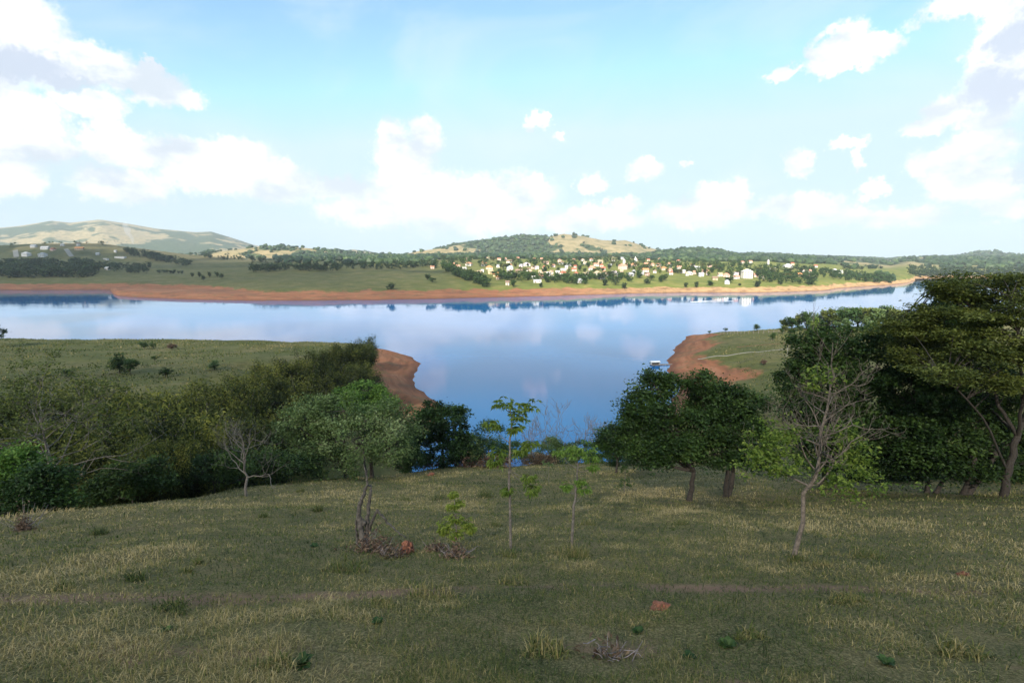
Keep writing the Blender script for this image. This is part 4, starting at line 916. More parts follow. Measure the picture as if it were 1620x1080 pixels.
# ------------------------------------------------------------------ trees too far off to show their parts: one mesh each, bark and leaves
FT = {}
def far_variant(mat, v, n=420, detail=1.0):
    key = (mat, v, n)
    if key in FT: return FT[key]
    g = np.random.default_rng(400 + v * 7 + len(mat)); G = Geo()
    shape = [(1.0, .62), (.72, .85), (1.25, .5), (.5, 1.0)][v % 4]
    lob = []
    for q in range(7):
        a = q * 2.4 + g.uniform(0, 1); r_ = g.uniform(.1, .55) * shape[0]
        lob.append((math.cos(a) * r_ * 3.2, math.sin(a) * r_ * 3.2, g.uniform(3.4, 6.3), 2.0 * shape[0] * g.uniform(.7, 1.2), 2.0 * shape[0] * g.uniform(.7, 1.2), 1.7 * g.uniform(.7, 1.15)))
    C, P, tone, _ = crown_points(g, lob, 46, n, .75, .5)
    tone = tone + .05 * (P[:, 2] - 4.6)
    G.tube([(0, 0, -.6), (.1, 0, 1.8), (.05, .1, 4.2)], [.28, .2, .1], 5)
    for l in lob: G.tube([(.05, .05, 2.2), (l[0] * .5, l[1] * .5, 3.2), l[:3]], [.12, .09, .04], 4)
    nb = sum(len(q) for q in G.Q) + sum(len(q) for q in G.T)
    nq = sum(len(q) for q in G.Q); n3 = sum(len(q) for q in G.T)
    V, T, t = leaves(P, 20.0 / math.sqrt(n) , aspect=.7, tint=tone, spread=.14, g=g); G.add(V, None, T, t)
    idx = np.concatenate([np.zeros(nq + n3), np.ones(len(T))])
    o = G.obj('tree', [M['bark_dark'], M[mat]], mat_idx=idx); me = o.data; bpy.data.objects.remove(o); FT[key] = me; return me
def far_tree(p, h, mat, label, group, wide=1.0, v=None, rnd=random.Random(5), name='tree', cat='tree', n=420, bury=0.0):
    v = rnd.randrange(4) if v is None else v
    o = bpy.data.objects.new(name, far_variant(mat, v, n)); COL.objects.link(o); o.location = (p[0], p[1], p[2] - bury)
    s_ = h / 7.6; o.scale = (s_ * wide, s_ * wide, s_); o.rotation_euler = (0, 0, rnd.uniform(0, 6.28)); tag(o, label, cat, group); return o
rnd = random.Random(11)
def scatter(box, n, hs, mats, label, group, wide=(1.0, 1.45), n_leaf=420):
    """trees along a band of the photo given as (x0, row0, x1, row1, half thickness)"""
    x0, r0, x1, r1, th = box
    for i in range(n):
        f = (i + rnd.random()) / n; x = x0 + (x1 - x0) * f; y = r0 + (r1 - r0) * f + rnd.uniform(-th, th); h = rnd.uniform(*hs)
        far_tree(hit(x, y, 300), h, rnd.choice(mats), f'{label}, {ORD[i]} from left', group, rnd.uniform(*wide), n=n_leaf, bury=h * .2)
def mass(boxes, label, mat, seed):
    """a far wood that reads as one mass: joined crowns, (x0, row0, x1, row1, half thickness, count, h0, h1)"""
    g = np.random.default_rng(seed); Vs, Ts, ts, c = [], [], [], 0
    for (x0, r0, x1, r1, th, n, h0, h1) in boxes:
        for i in range(n):
            f = g.uniform(0, 1); b = hit(x0 + (x1 - x0) * f, r0 + (r1 - r0) * f + g.uniform(-th, th), 300); h = g.uniform(h0, h1)
            lob = [(g.normal(0, .16) * h, g.normal(0, .16) * h, h * g.uniform(.4, .72), h * .30, h * .30, h * .27) for q in range(4)] + [(0, 0, h * .25, h * .28, h * .28, h * .25)]
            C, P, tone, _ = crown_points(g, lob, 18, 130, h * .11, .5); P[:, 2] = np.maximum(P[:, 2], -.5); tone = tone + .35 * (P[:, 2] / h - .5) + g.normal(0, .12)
            V, T, t = leaves(P + b, h * .17, aspect=.75, tint=tone, spread=.12, g=g); Vs.append(V); Ts.append(T + c); ts.append(t); c += len(V)
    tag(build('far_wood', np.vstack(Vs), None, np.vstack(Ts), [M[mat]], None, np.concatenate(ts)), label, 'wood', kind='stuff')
D, O, Md = 'leaf_far', 'leaf_far_olive', 'leaf_mid'
mass([(-30,428,150,428,12,300,9,14),(110,422,240,428,6,110,8,11)], 'dark wood above the left red shore', D, 450)
mass([(200,399,300,420,4,90,9,14),(-30,388,170,384,2,40,6,9),(160,386,200,386,3,16,9,12),(300,402,420,412,5,60,8,12)], 'dark tree belts on the left hill and valley', D, 451)
mass([(395,428,535,426,3,80,8,12),(535,424,690,421,4,80,7,12)], 'dark tree row behind the green plateau', D, 452)
mass([(700,424,772,452,5,110,7,11)], 'dense tree belt slanting down to the shore left of the village', 'leaf_mid', 453)
mass([(1285,434,1412,444,6,150,6,10),(1200,440,1290,446,6,70,6,10),(1135,424,1290,430,7,80,6,10)], 'bushy green woods on the right part of the far shore', 'leaf_mid', 454)
mass([(1440,434,1640,434,6,160,10,17),(1330,426,1400,424,2,24,6,9)], 'dark wood on the far river bank', D, 455)
mass([(700,415,1010,415,8,190,6,10),(780,438,930,445,6,110,5,9),(930,438,1000,442,5,50,5,8),(1000,420,1140,424,9,130,6,9)], 'garden greenery between the village houses', 'leaf_mid', 456)
scatter((250,432,291,433,1.2), 8, (5,7), [D], 'low dark tree of the small hedge on the left plateau', 'small hedge on the left plateau')
for x, y, h, lab in [(304,439,7,'leftmost tree of the dark row on the left plateau'),(316,439,9,'second tree of the dark row on the left plateau'),(322,444,8,'lowest tree of the dark row, nearest the water'),(332,439,9,'middle tree of the dark row on the left plateau'),(344,439,9,'second tree from the right of the dark row'),(351,441,8,'rightmost tree of the dark row on the left plateau')]:
    far_tree(hit(x, y, 300), h, D, lab, 'dark row of trees on the left plateau', 1.0, bury=1)
far_tree(hit(619, 458, 300), 9, D, 'lone round dark bush on the grass above the red shore', None, 1.25, v=0, name='bush', cat='bush', bury=2.4)
for x, y, h, lab in [(676,443,8,'left of two small trees on the plateau slope'),(684,447,7,'lower of two small trees on the plateau slope'),(812,454,9,'lone tree on the lawn below the pale blue-roofed house'),(856,455,6,'small tree on the lawn below the white houses'),(925,449,9,'tree below the tan-roofed houses'),(957,452,10,'tree on the lawn right of the tan-roofed houses'),(974,451,9,'tree between lawn and mauve house'),(988,457,8,'tree nearest the shore below the salmon house'),
    (1012,440,8,'tree beside the grey house on the slope'),(1023,449,8,'small slanting tree on the yellow slope'),(1030,443,8,'round tree on the yellow slope'),(1050,444,10,'larger spreading tree on the yellow slope'),(1045,446,9,'spreading tree left of the larger one on the yellow slope'),(1085,455,7,'pale tree above the shore near the boat wake'),(1102,455,8,'dark round tree above the shore near the boat wake'),(1124,452,8,'narrow tree right of the dark round shore tree'),(1153,447,9,'dark tree with pavilion below the cream mansion'),(1170,452,4,'little bush on the yellow slope below the mansion'),(1198,454,10,'broad dark tree near the shore below the mansion'),(1235,450,8,'shore tree right of the broad dark one')]:
    far_tree(hit(x, y, 300), h, rnd.choice([D, Md]), lab, 'single trees on the far shore lawns', rnd.uniform(1.1, 1.5), bury=h * .2)
VT = 'tree among the houses of the '
scatter((700,412,860,414,5), 24, (7,12), [D, Md, O], VT + 'left upper village', 'trees of the left upper village')
scatter((780,438,920,445,4), 26, (6,10), [D, Md], VT + 'left lower village', 'trees of the left lower village')
scatter((790,426,1000,426,6), 30, (6,11), [D, Md, O], VT + 'middle village', 'trees of the middle village')
scatter((905,440,1010,440,4), 16, (6,11), [D, Md], VT + 'middle lower village', 'trees of the middle lower village')
scatter((860,410,1010,412,3), 16, (7,12), [D, O], VT + 'middle upper village', 'trees of the middle upper village')
scatter((1000,424,1140,430,8), 30, (6,10), [O, Md, 'leaf_lime'], VT + 'right village', 'trees of the right village')
scatter((1130,428,1290,436,10), 30, (7,12), [D, Md, O], VT + 'village around the cream mansion', 'trees round the cream mansion')

# ------------------------------------------------------------------ wood on the hills: thousands of crowns that read as one mass
def hill_wood():
    g = np.random.default_rng(410); N = 60000
    th = g.uniform(-R(47), R(47), N); r = np.exp(g.uniform(math.log(960), math.log(4300), N)); X, Y = r * np.sin(th), r * np.cos(th)
    w = wood_mask(X, Y); px = 810 + X / Y * FPX; belt = ((px > 1030) & (px < 1300) & (Y < 1300)) | ((px > 560) & (px < 720) & (Y < 1500))
    ok = (((w > .62) & (Y > 1150)) | (belt & (g.uniform(0, 1, N) < .6)) | (g.uniform(0, 1, N) < .07)) & (gz(X, Y) > 5) & ~((px < 440) & (Y < 1700)) & ~((px > 1285) & (px < 1455) & (Y < 2300) & (g.uniform(0, 1, N) < .85)) & ~((px > 690) & (px < 1310) & (Y < 1080))
    X, Y = X[ok][:11000], Y[ok][:11000]; n = len(X); Z = gz(X, Y)
    ph = (1 + 5 ** .5) / 2
    I12 = np.array([(-1, ph, 0), (1, ph, 0), (-1, -ph, 0), (1, -ph, 0), (0, -1, ph), (0, 1, ph), (0, -1, -ph), (0, 1, -ph), (ph, 0, -1), (ph, 0, 1), (-ph, 0, -1), (-ph, 0, 1)]) / 1.9
    F = np.array([(0, 11, 5), (0, 5, 1), (0, 1, 7), (0, 7, 10), (0, 10, 11), (1, 5, 9), (5, 11, 4), (11, 10, 2), (10, 7, 6), (7, 1, 8), (3, 9, 4), (3, 4, 2), (3, 2, 6), (3, 6, 8), (3, 8, 9), (4, 9, 5), (2, 4, 11), (6, 2, 10), (8, 6, 7), (9, 8, 1)])
    sz = g.uniform(4, 8.5, (n, 1, 1)) * (1 + .25 * (np.hypot(X, Y)[:, None, None] / 2500))
    V = I12[None] * sz * [1, 1, .85] * g.uniform(.65, 1.35, (n, 12, 1)); V[:, :, 2] += sz[:, :, 0] * .45
    V += np.stack([X, Y, Z], 1)[:, None]; T = F[None] + (np.arange(n) * 12)[:, None, None]
    tag(build('hill_wood', V.reshape(-1, 3), None, T.reshape(-1, 3), [M['leaf_far']], None, np.repeat(np.clip(.4 + g.normal(0, .25, n), 0, 1), 12) + g.normal(0, .1, n * 12)), 'distant woods covering the hills behind the village', 'wood', kind='stuff')
hill_wood()

# ------------------------------------------------------------------ houses
PAINT = {'white': (.56, .55, .54), 'cream': (.66, .61, .52), 'pink': (.66, .44, .38), 'peach': (.66, .50, .40), 'yellow': (.60, .48, .27), 'mauve': (.52, .42, .46), 'tan': (.45, .34, .22), 'grey': (.38, .38, .40), 'brown': (.24, .16, .11), 'red': (.42, .13, .075), 'salmon': (.56, .27, .18), 'orange': (.56, .25, .10), 'blue-grey': (.40, .46, .52)}
for k_, c_ in PAINT.items(): M['paint_' + k_] = plain('paint_' + k_.replace('-', '_'), c_, .8, .12, .6)
M['pane'] = plain('pane', (.05, .06, .08), .2, .1, 1)
def house(x, y, wpx, kind, wall, roof, label, group, storeys=1, rz=None, rnd=rnd):
    b = hit(x, y, 300); k = mpp(b); w = wpx * k * .76; dp = max(5.0, min(w * .75, 10)); h = 2.9 * storeys + .2
    root = empty('house', b, rnd.uniform(-.35, .35) if rz is None else rz); tag(root, label, 'house', group)
    G = Geo(); G.box((0, 0, h / 2 - .8), (w, dp, h + 1.6))
    rh = 0 if kind == 'flat' else min(dp * .32, 3.2); e = .5
    if kind == 'gable':
        for sx in (-1, 1): G.add([(sx * w / 2, -dp / 2, h - .001), (sx * w / 2, dp / 2, h - .001), (sx * w / 2, 0, h + rh)], None, [(0, 1, 2) if sx > 0 else (0, 2, 1)])
    wo_ = G.obj('wall', M['paint_' + wall], root)
    G = Geo(); X, Yv = w / 2 + e, dp / 2 + e
    if kind == 'flat':
        G.box((0, 0, h + .18), (w + .4, dp + .4, .36))
    else:
        q = X if kind == 'gable' else X - min(X * .75, Yv); z0 = h - e * rh / (dp / 2); zr = h + rh + .06
        for dz in (0.0, .22):
            n0 = G.n; G.add([(-X, -Yv, z0 + dz), (X, -Yv, z0 + dz), (X, Yv, z0 + dz), (-X, Yv, z0 + dz), (-q, 0, zr + dz), (q, 0, zr + dz)], [(0, 1, 5, 4), (2, 3, 4, 5)], [(1, 2, 5), (3, 0, 4)])
    G.obj('roof', M['paint_' + roof], root)
    nw = max(1, int(w / 3.6))
    for st in range(storeys):
        for i in range(nw):
            G = Geo(); ww = 1.2 if (i or st) else 1.0; hh = 1.2 if (i or st) else 2.1
            G.box(((i + .5) / nw * w - w / 2, -dp / 2 - .02, st * 2.9 + (1.6 if (i or st) else 1.05)), (ww, .08, hh)); G.obj('window' if (i or st) else 'door', M['pane'] if (i or st) else M['paint_brown'], wo_)
    return root
VILLAGE = {  # district: (x, row, width px, roof kind, wall, roof, storeys)
 'at the left village end': [(717,420,7,'gable','pink','salmon',1),(725,424,8,'gable','cream','salmon',1),(735,426,8,'flat','white','white',1),(742,420,12,'hip','white','salmon',1),(765,419,11,'hip','white','red',1),(774,426,13,'hip','peach','orange',1),(763,430,6,'flat','white','white',1),(759,434,10,'gable','yellow','tan',1),(776,433,10,'gable','yellow','tan',1),(784,437,11,'gable','yellow','orange',1),(788,442,6,'gable','peach','orange',1),(684,425,7,'gable','pink','salmon',1)],
 'around the blue-grey roof': [(807,430,13,'hip','white','blue-grey',2),(804,437,8,'gable','pink','brown',1),(821,432,14,'gable','tan','brown',1),(796,408,6,'gable','white','white',1),(806,416,11,'gable','cream','brown',1),(833,421,14,'hip','white','mauve',1),(836,429,8,'gable','white','brown',1),(838,435,8,'gable','cream','brown',1),(846,441,12,'flat','white','white',1),(855,440,9,'gable','mauve','salmon',1),(803,451,7,'gable','cream','brown',1)],
 'in the white middle row': [(849,426,7,'gable','white','mauve',1),(850,447,16,'flat','white','white',1),(862,436,12,'gable','white','tan',1),(868,438,8,'flat','white','white',2),(877,440,11,'flat','white','white',1),(882,438,7,'gable','white','white',2),(891,439,13,'hip','cream','red',2),(891,428,11,'flat','white','white',1),(900,421,8,'gable','white','grey',1),(908,429,9,'gable','peach','red',1),(888,418,11,'hip','white','brown',1),(864,418,10,'gable','pink','brown',1),(872,433,7,'gable','cream','brown',1)],
 'left of the salmon mansion': [(926,437,9,'gable','white','tan',1),(936,427,13,'hip','white','salmon',1),(943,421,10,'gable','white','salmon',1),(949,416,10,'gable','peach','tan',1),(954,427,9,'gable','white','red',1),(945,435,14,'hip','white','tan',1),(951,441,14,'hip','white','tan',1),(959,438,8,'gable','white','brown',1),(917,447,10,'hip','grey','grey',1),(971,434,9,'gable','white','mauve',1),(979,437,10,'gable','white','grey',1),(925,418,8,'gable','white','tan',1)],
 'right of the salmon mansion': [(1003,421,9,'gable','peach','orange',1),(1021,430,12,'gable','white','orange',1),(1023,420,9,'gable','cream','salmon',1),(1031,421,8,'gable','peach','salmon',1),(1042,421,9,'gable','white','salmon',1),(1050,427,10,'hip','peach','orange',1),(1059,420,11,'hip','cream','salmon',1),(1060,430,11,'hip','pink','salmon',1),(1073,426,8,'gable','white','salmon',1),(1080,432,9,'gable','white','white',1),(1090,435,12,'hip','white','white',1),(1014,435,10,'flat','grey','blue-grey',1),(997,437,12,'gable','grey','grey',1)],
 'left of the cream mansion': [(1103,426,9,'gable','white','white',1),(1116,431,12,'hip','pink','salmon',1),(1109,437,9,'gable','white','white',1),(1131,443,10,'gable','tan','brown',1),(1149,438,12,'hip','pink','salmon',1),(1164,436,9,'gable','white','mauve',1),(1165,441,9,'gable','white','salmon',1),(1150,449,9,'hip','white','grey',1),(1139,437,8,'gable','cream','tan',1)],
 'right of the cream mansion': [(1196,438,9,'gable','pink','salmon',1),(1204,441,9,'hip','cream','tan',1),(1174,417,6,'gable','white','salmon',1),(1187,416,6,'gable','white','salmon',1),(1222,427,10,'flat','white','white',1),(1246,423,16,'hip','white','white',1),(1253,419,6,'gable','peach','red',1),(1272,430,9,'hip','white','tan',1),(1264,437,8,'gable','peach','orange',1),(1276,440,8,'gable','pink','salmon',1),(1290,423,6,'gable','white','red',1)],
 'above the far right point': [(1281,431,8,'hip','cream','salmon',1),(1320,430,10,'hip','white','white',1),(1329,432,8,'gable','white','white',1),(1338,433,6,'gable','white','tan',1),(1343,433,5,'gable','white','brown',1)],
 'on the left hill estate': [(42,405,14,'hip','white','white',2),(68,406,13,'hip','white','grey',2),(72,394,14,'gable','white','white',1),(54,391,10,'gable','white','white',1),(84,396,9,'gable','pink','red',1),(99,389,6,'gable','white','white',1),(126,395,14,'gable','tan','orange',1),(124,389,5,'gable','white','brown',2),(155,403,6,'gable','white','white',1),(168,411,8,'flat','white','white',1),(191,408,18,'flat','white','white',1),(170,427,6,'gable','white','white',1),(183,399,4,'gable','white','white',1)]}
for dist, lst in VILLAGE.items():
    for i, (x, y, w, kd, wl, rf, st) in enumerate(sorted(lst)):
        house(x, y, w, kd, wl, rf, f'{wl} house with {rf} roof, {ORD[i]} from left {dist}', 'houses ' + dist, st)
rv = random.Random(77)
for nm, y0, x0, x1, n_ in [('upper', 412, 735, 1130, 20), ('middle', 423, 755, 1125, 20), ('lower', 434, 800, 1130, 16)]:
    for i in range(n_):
        wl, rf = rv.choice(['white', 'white', 'pink', 'cream', 'mauve']), rv.choice(['salmon', 'red', 'brown', 'salmon', 'tan', 'grey'])
        house(x0 + (x1 - x0) * (i + rv.uniform(.1, .9)) / n_, y0 + rv.uniform(-2.5, 2.5), rv.uniform(5, 7.5), rv.choice(['gable', 'hip']), wl, rf, f'small {wl} house with {rf} roof, {ORD[i]} from left on the {nm} terrace', 'small houses on the village terraces', 1)
house(985, 426, 15, 'hip', 'peach', 'salmon', 'large salmon mansion below the church tower', None, 2)
house(1181, 440, 19, 'hip', 'cream', 'cream', 'large cream mansion with hipped roof above the yellow slope', None, 3, 0)
def tower(x, y, hpx, wpx, label, spire):
    b = hit(x, y, 300); k = mpp(b); w, h = wpx * k, hpx * k; root = empty('tower', b); tag(root, label, 'tower')
    G = Geo(); G.box((0, 0, h / 2 - 1), (w, w, h + 2)); s_ = G.obj('wall', M['paint_white'], root)
    G = Geo(); e = w * .58; G.add([(-e, -e, h), (e, -e, h), (e, e, h), (-e, e, h), (0, 0, h + spire * k)], [(3, 2, 1, 0)], [(0, 1, 4), (1, 2, 4), (2, 3, 4), (3, 0, 4)]); G.obj('roof', M['paint_mauve' if spire < 5 else 'paint_white'], root)
    G = Geo(); G.box((0, -w / 2 - .03, h * .72), (w * .3, .08, h * .18)); G.obj('window', M['pane'], s_)
tower(987, 418, 6, 3.5, 'mauve-roofed church tower above the salmon mansion', 3)
tower(1005, 416, 5, 3, 'small white chapel spire right of the church tower', 6)
tower(1215, 419, 7, 2.5, 'slender white water tower on the green ridge', 1.5)

# ------------------------------------------------------------------ plants of the left shoulder and of the right spit
for i, (x, y, h, wd, mat, lab) in enumerate([(190,590,4.6,1.2,'leaf_dark','dark green tree on the left shoulder above the bamboo'),(206,592,3.6,1.1,'leaf_dark','smaller dark tree touching the one on the left shoulder'),(262,596,2.2,1.3,'leaf_dark','low dark bush on the left shoulder'),(112,596,1.8,1.5,'leaf_dark','low bush on the left shoulder at the left'),(228,552,2.4,1.4,'leaf_mid','left flat-topped bush on the skyline of the left shoulder'),(243,552,2.2,1.0,'leaf_mid','middle small bush on the skyline of the left shoulder'),(272,553,2.4,1.6,'brown_litter','grey-brown flat bush on the skyline of the left shoulder'),(245,571,1.5,1.2,'leaf_mid','tiny bush below the skyline bushes'),(340,585,2.4,1.5,'leaf_grey','pale grey-green bush on the left shoulder near the bamboo')]):
    far_tree(hit(x, y, 60), h, mat, lab, 'bushes on the left shoulder', wd, v=(0, 2)[i % 2], name='bush', cat='bush', n=1500, bury=h * .12)
p = base_at(-14, 150); far_tree(p, 7.5, 'leaf_dark', 'dark tree cut by the left edge of the photo', None, 1.2, v=0, n=1500)
rs = random.Random(31)
SPT = [(1240,228,500),(1252,225,497),(1262,230,490),(1275,222,488),(1290,215,500),(1300,232,484),(1312,225,478),(1328,232,479),(1342,224,480),(1356,235,477),(1370,228,476),(1384,222,480),(1398,234,478),(1412,228,478),(1428,222,484),(1442,232,480),(1458,226,482),(1474,230,484),(1490,224,484),(1290,208,497),(1335,212,498),(1380,210,496),(1415,212,500),(1455,212,498),(1510,228,482),(1535,226,482),(1560,228,480)]
for i, (x, Y, top) in enumerate(sorted(SPT)):
    b = base_at(x, Y); h = max(pt(x, top, Y)[2] - b[2], 4) ; far_tree(b, h, 'leaf_lime' if i == 4 else rs.choice(['leaf_olive', 'leaf_mid', 'leaf_olive', 'leaf_grey']), 'bright yellow-green tree at the front of the spit wood' if i == 4 else f'slender olive tree, {ORD[i]} from the left in the wood on the right spit', 'wood on the right spit', rs.uniform(1.0, 1.4), v=rs.choice([0, 1, 1]), n=1500, bury=h * .18)
for i in range(16):
    x = 1238 + i * 15.5 + rs.uniform(-5, 5); b = base_at(x, rs.uniform(204, 220)); h = rs.uniform(3.0, 5.5)
    far_tree(b, h, rs.choice(['leaf_mid', 'leaf_olive', 'leaf_dark']), f'low bush, {ORD[i]} from the left along the foot of the spit wood', 'undergrowth of the spit wood', rs.uniform(1.2, 1.7), v=0, name='bush', cat='bush', n=1500, bury=h * .3)
for i, (x, y, h, lab) in enumerate([(1122,528,1.6,'flat bush at the tip of the spit skyline'),(1131,526,2.6,'tallest flat bush on the spit skyline'),(1148,525,2.0,'right flat bush on the spit skyline'),(1197,524,3.6,'pale round bush before the spit wood'),(1222,538,3.2,'dark bush on the shaded spit grass'),(1237,528,2.6,'small bush at the left foot of the spit wood'),(1208,578,2.2,'brownish bush on the lower spit slope')]):
    far_tree(hit(x, y, 90), h, 'leaf_mid' if i != 6 else 'brown_litter', lab, 'bushes on the right spit', 1.1, v=2 if i < 3 else 0, name='bush', cat='bush', n=1500, bury=h * .1)

def pasture_tufts():
    g = np.random.default_rng(470); X = np.concatenate([g.uniform(-190, -20, 60000), g.uniform(50, 190, 40000)]); Y = np.concatenate([g.uniform(70, 205, 60000), g.uniform(110, 250, 40000)])
    Z = gz(X, Y); ok = (Z > 4.2) & (g.uniform(0, 1, len(X)) < np.clip(.35 + 1.3 * fbm(X / 11, Y / 11, 4, 471), .03, 1)) & ((sdf(X, Y, LEFTHILL) > 4) | (sdf(X, Y, SPIT) > 8)); X, Y, Z = X[ok], Y[ok], Z[ok]; n = len(X)
    V, Qd, T, t = blades(g, np.stack([X, Y, Z - .05], 1), g.uniform(.2, .6, n), g.uniform(.10, .30, n), np.abs(g.normal(.5, .4, n)), np.clip(.42 + .6 * fbm(X / 14, Y / 14, 3, 474) + g.normal(0, .2, n), 0, 1))
    tag(build('rough_grass', V, Qd, T, [M['grass']], None, t), 'rough tufted grass on the left shoulder and the right spit', 'grass', kind='stuff')
pasture_tufts()

# ------------------------------------------------------------------ path, fence and floating jetty on the spit
M['concrete'] = plain('concrete', (.27, .25, .21), .9, .15, 1.5); M['timber'] = plain('timber', (.22, .19, .16), .9, .3, 6); M['sheet_white'] = plain('sheet_white', (.74, .74, .72), .6, .08, 1.5); M['foam'] = plain('foam', (.8, .82, .82), .7, .1, .5)
def strip(name, px_pts, width, mat, lift=.06, rmin=60, n=50):
    P = np.array([hit(x, y, rmin) for x, y in px_pts]); tt = np.linspace(0, len(P) - 1, n); ii = np.minimum(tt.astype(int), len(P) - 2); f = (tt - ii)[:, None]
    C = P[ii] * (1 - f) + P[ii + 1] * f; T = np.gradient(C, axis=0)[:, :2]; T /= np.linalg.norm(T, axis=1, keepdims=True); N_ = np.stack([-T[:, 1], T[:, 0]], 1)
    V = []
    for sgn in (-1, 1):
        q = C[:, :2] + sgn * N_ * width / 2; V.append(np.column_stack([q, gz(q[:, 0], q[:, 1]) + lift]))
    for sgn in (-1, 1):
        q = C[:, :2] + sgn * N_ * width / 2; V.append(np.column_stack([q, gz(q[:, 0], q[:, 1]) - .3]))
    k = np.arange(n - 1); Qd = np.concatenate([np.stack([k, k + 1, n + k + 1, n + k], 1)[:, ::-1], np.stack([2 * n + k, 2 * n + k + 1, k + 1, k], 1)[:, ::-1], np.stack([n + k, n + k + 1, 3 * n + k + 1, 3 * n + k], 1)[:, ::-1]])
    return tag(build(name, np.vstack(V), Qd, None, [M[mat]]), kind='structure')
strip('path', [(1104,568),(1150,563),(1200,557),(1246,552),(1300,546)], .38, 'concrete', .12)
strip('track', [(1165,549),(1200,546),(1260,541),(1320,536)], .5, 'red_earth', .03)
strip('road', [(104,394),(108,399),(114,406)], 8, 'concrete', .8, 300, 20)
strip('road', [(24,396),(25,401),(26,407)], 9, 'concrete', .8, 300, 20)
def fence(px_pts, n, label):
    P = np.array([hit(x, y, 60) for x, y in px_pts]); tt = np.linspace(0, len(P) - 1, n); ii = np.minimum(tt.astype(int), len(P) - 2); f = (tt - ii)[:, None]; C = P[ii] * (1 - f) + P[ii + 1] * f
    C[:, 2] = gz(C[:, 0], C[:, 1]); root = empty('wire_fence', C[0]); tag(root, label, 'fence')
    G = Geo(); G.box((0, 0, .55), (.14, .14, 1.5)); o = G.obj('post', M['timber'], root); me = o.data
    for c in C[1:]:
        q = bpy.data.objects.new('post', me); COL.objects.link(q); q.parent = root; q.location = c - C[0]
    for hz in (.5, .95):
        G = Geo(); G.tube(C - C[0] + [0, 0, hz], .012, 3, cap=False); G.obj('wire', M['timber'], root)
fence([(1140,530),(1180,528),(1240,526)], 16, 'wire fence on thin posts along the sunlit top of the spit')
b = hit(1245, 566, 60); root = empty('pole', b); tag(root, 'pale pole standing on the spit beside the grove', 'pole'); G = Geo(); G.tube([(0, 0, -.3), (0, 0, 4.6)], [.11, .08], 8); G.obj('shaft', M['concrete'], root); G = Geo(); G.box((0, 0, 4.2), (1.1, .1, .1)); G.obj('crossarm', M['timber'], root)
def jetty():
    a = pt(1036, 577.5, 174.5); a[2] = 0; e = pt(1058, 577, 175); rz = math.atan2(e[1] - a[1], e[0] - a[0]); k = mpp(a)
    r1 = empty('floating_raft', a, rz); tag(r1, 'small white roofed raft floating off the red spit', 'raft')
    L = 14 * k
    for sy in (-.6, .6): G = Geo(); G.tube([(-L / 2, sy, .05), (0, sy, .05), (L / 2, sy, .05)], .24, 10); G.obj('float', M['grey_float'], r1)
    for i in range(10): G = Geo(); G.box((-L / 2 + (i + .5) * L / 10, 0, .34), (L / 10 - .02, 1.9, .06)); G.obj('plank', M['timber'], r1)
    for sx in (-1, 1):
        for sy in (-1, 1): G = Geo(); G.box((sx * (L / 2 - .12), sy * .8, .8), (.08, .08, .9)); G.obj('post', M['timber'], r1)
    G = Geo(); G.add([(-L / 2 - .1, -1.05, 1.24), (L / 2 + .1, -1.05, 1.24), (L / 2 + .1, 1.05, 1.24), (-L / 2 - .1, 1.05, 1.24), (-L / 2 - .1, 0, 1.55), (L / 2 + .1, 0, 1.55)], [(0, 1, 5, 4), (2, 3, 4, 5), (3, 2, 1, 0)], [(1, 2, 5), (3, 0, 4)]); G.obj('roof', M['sheet_white'], r1)
    for sx in (-1, 1): G = Geo(); G.box((sx * (L / 2 - .05), 0, .78), (.05, 1.5, .8)); G.obj('side_panel', M['sheet_white'], r1)
    G = Geo(); G.box((0, .78, .78), (L - .3, .05, .8)); G.obj('side_panel', M['sheet_white'], r1)
    d = np.array([math.cos(rz), math.sin(rz), 0]); st = a + d * (L / 2 + .1); Lg = np.linalg.norm((e - a)[:2]) - L / 2 + 1.2
    r2 = empty('gangway', st, rz); tag(r2, 'narrow plank gangway from the red bank to the floating raft', 'gangway')
    n = 16
    for i in range(n): G = Geo(); G.box(((i + .5) * Lg / n, 0, .30), (Lg / n - .03, .8, .05)); G.obj('plank', M['timber'], r2)
    for sy in (-.36, .36): G = Geo(); G.box((Lg / 2, sy, .21), (Lg, .07, .12)); G.obj('beam', M['timber'], r2)
    for q in (.25, .7): G = Geo(); G.box((Lg * q, 0, .06), (.9, 1.0, .26)); G.obj('float', M['grey_float'], r2)
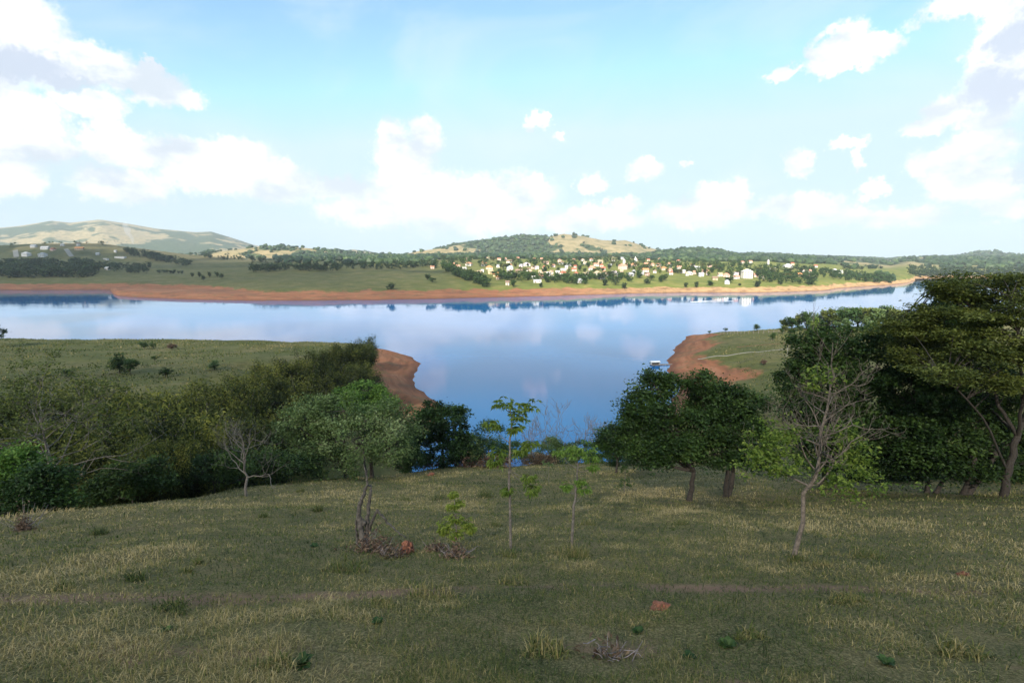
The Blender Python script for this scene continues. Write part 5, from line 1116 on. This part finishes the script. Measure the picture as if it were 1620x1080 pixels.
M['grey_float'] = plain('grey_float', (.12, .12, .13), .6, .2, 3)
jetty()
def wake():
    G = Geo()
    for (x0, y0, x1, y1, w) in [(1092,477.6,1160,476.2,1.5),(1092,477.6,1150,473.6,1.0)]:
        a = pt(x0, y0, CAM_Z / -row_tan(y0)); c = pt(x1, y1, CAM_Z / -row_tan(y1)); n = 24; t_ = np.linspace(0, 1, n)[:, None]; C = a + (c - a) * t_; C[:, 2] = .02
        h = (w * (.3 + np.sin(np.linspace(.1, 1, n) * 3.0)) * rng.uniform(.6, 1.2, n))[:, None] * np.array([[.0, 1, 0]])
        crest = C + [0, 0, .14]; V = np.concatenate([C - h, crest, C + h]); k = np.arange(n - 1); G.add(V, np.concatenate([np.stack([k, k + 1, n + k + 1, n + k], 1), np.stack([n + k, n + k + 1, 2 * n + k + 1, 2 * n + k], 1)]))
    tag(G.obj('wake', M['foam']), kind='structure')
wake()

# ------------------------------------------------------------------ smoke on the left mountain, and the hazy air
def volume_mat(name, col, dens, aniso=0.0):
    m, nt = new_mat(name); v = nd(nt, 'ShaderNodeVolumePrincipled'); v.inputs['Color'].default_value = (*col, 1); v.inputs['Density'].default_value = dens; v.inputs['Anisotropy'].default_value = aniso
    o = nd(nt, 'ShaderNodeOutputMaterial'); nt.links.new(v.outputs[0], o.inputs['Volume']); return m
sb = hit(214, 387, 1500); g = np.random.default_rng(440); zs_ = np.linspace(-5, 150, 10)
G = Geo(); G.tube(np.stack([np.cumsum(g.normal(-6, 5, 10)), g.normal(0, 6, 10), zs_], 1), np.linspace(7, 24, 10) * g.uniform(.8, 1.2, 10), 10); so_ = G.obj('smoke_plume', volume_mat('smoke', (.95, .95, .95), .012), loc=sb, smooth=True); tag(so_, 'thin white smoke plume rising on the left mountain', 'smoke')
hb = Geo(); hb.box((0, 3950, 290), (24000, 9900, 610)); ho = hb.obj('haze', volume_mat('haze', (.82, .92, 1.0), 9.5e-5)); tag(ho, 'thin pale haze over the lake and hills', 'haze', kind='stuff')
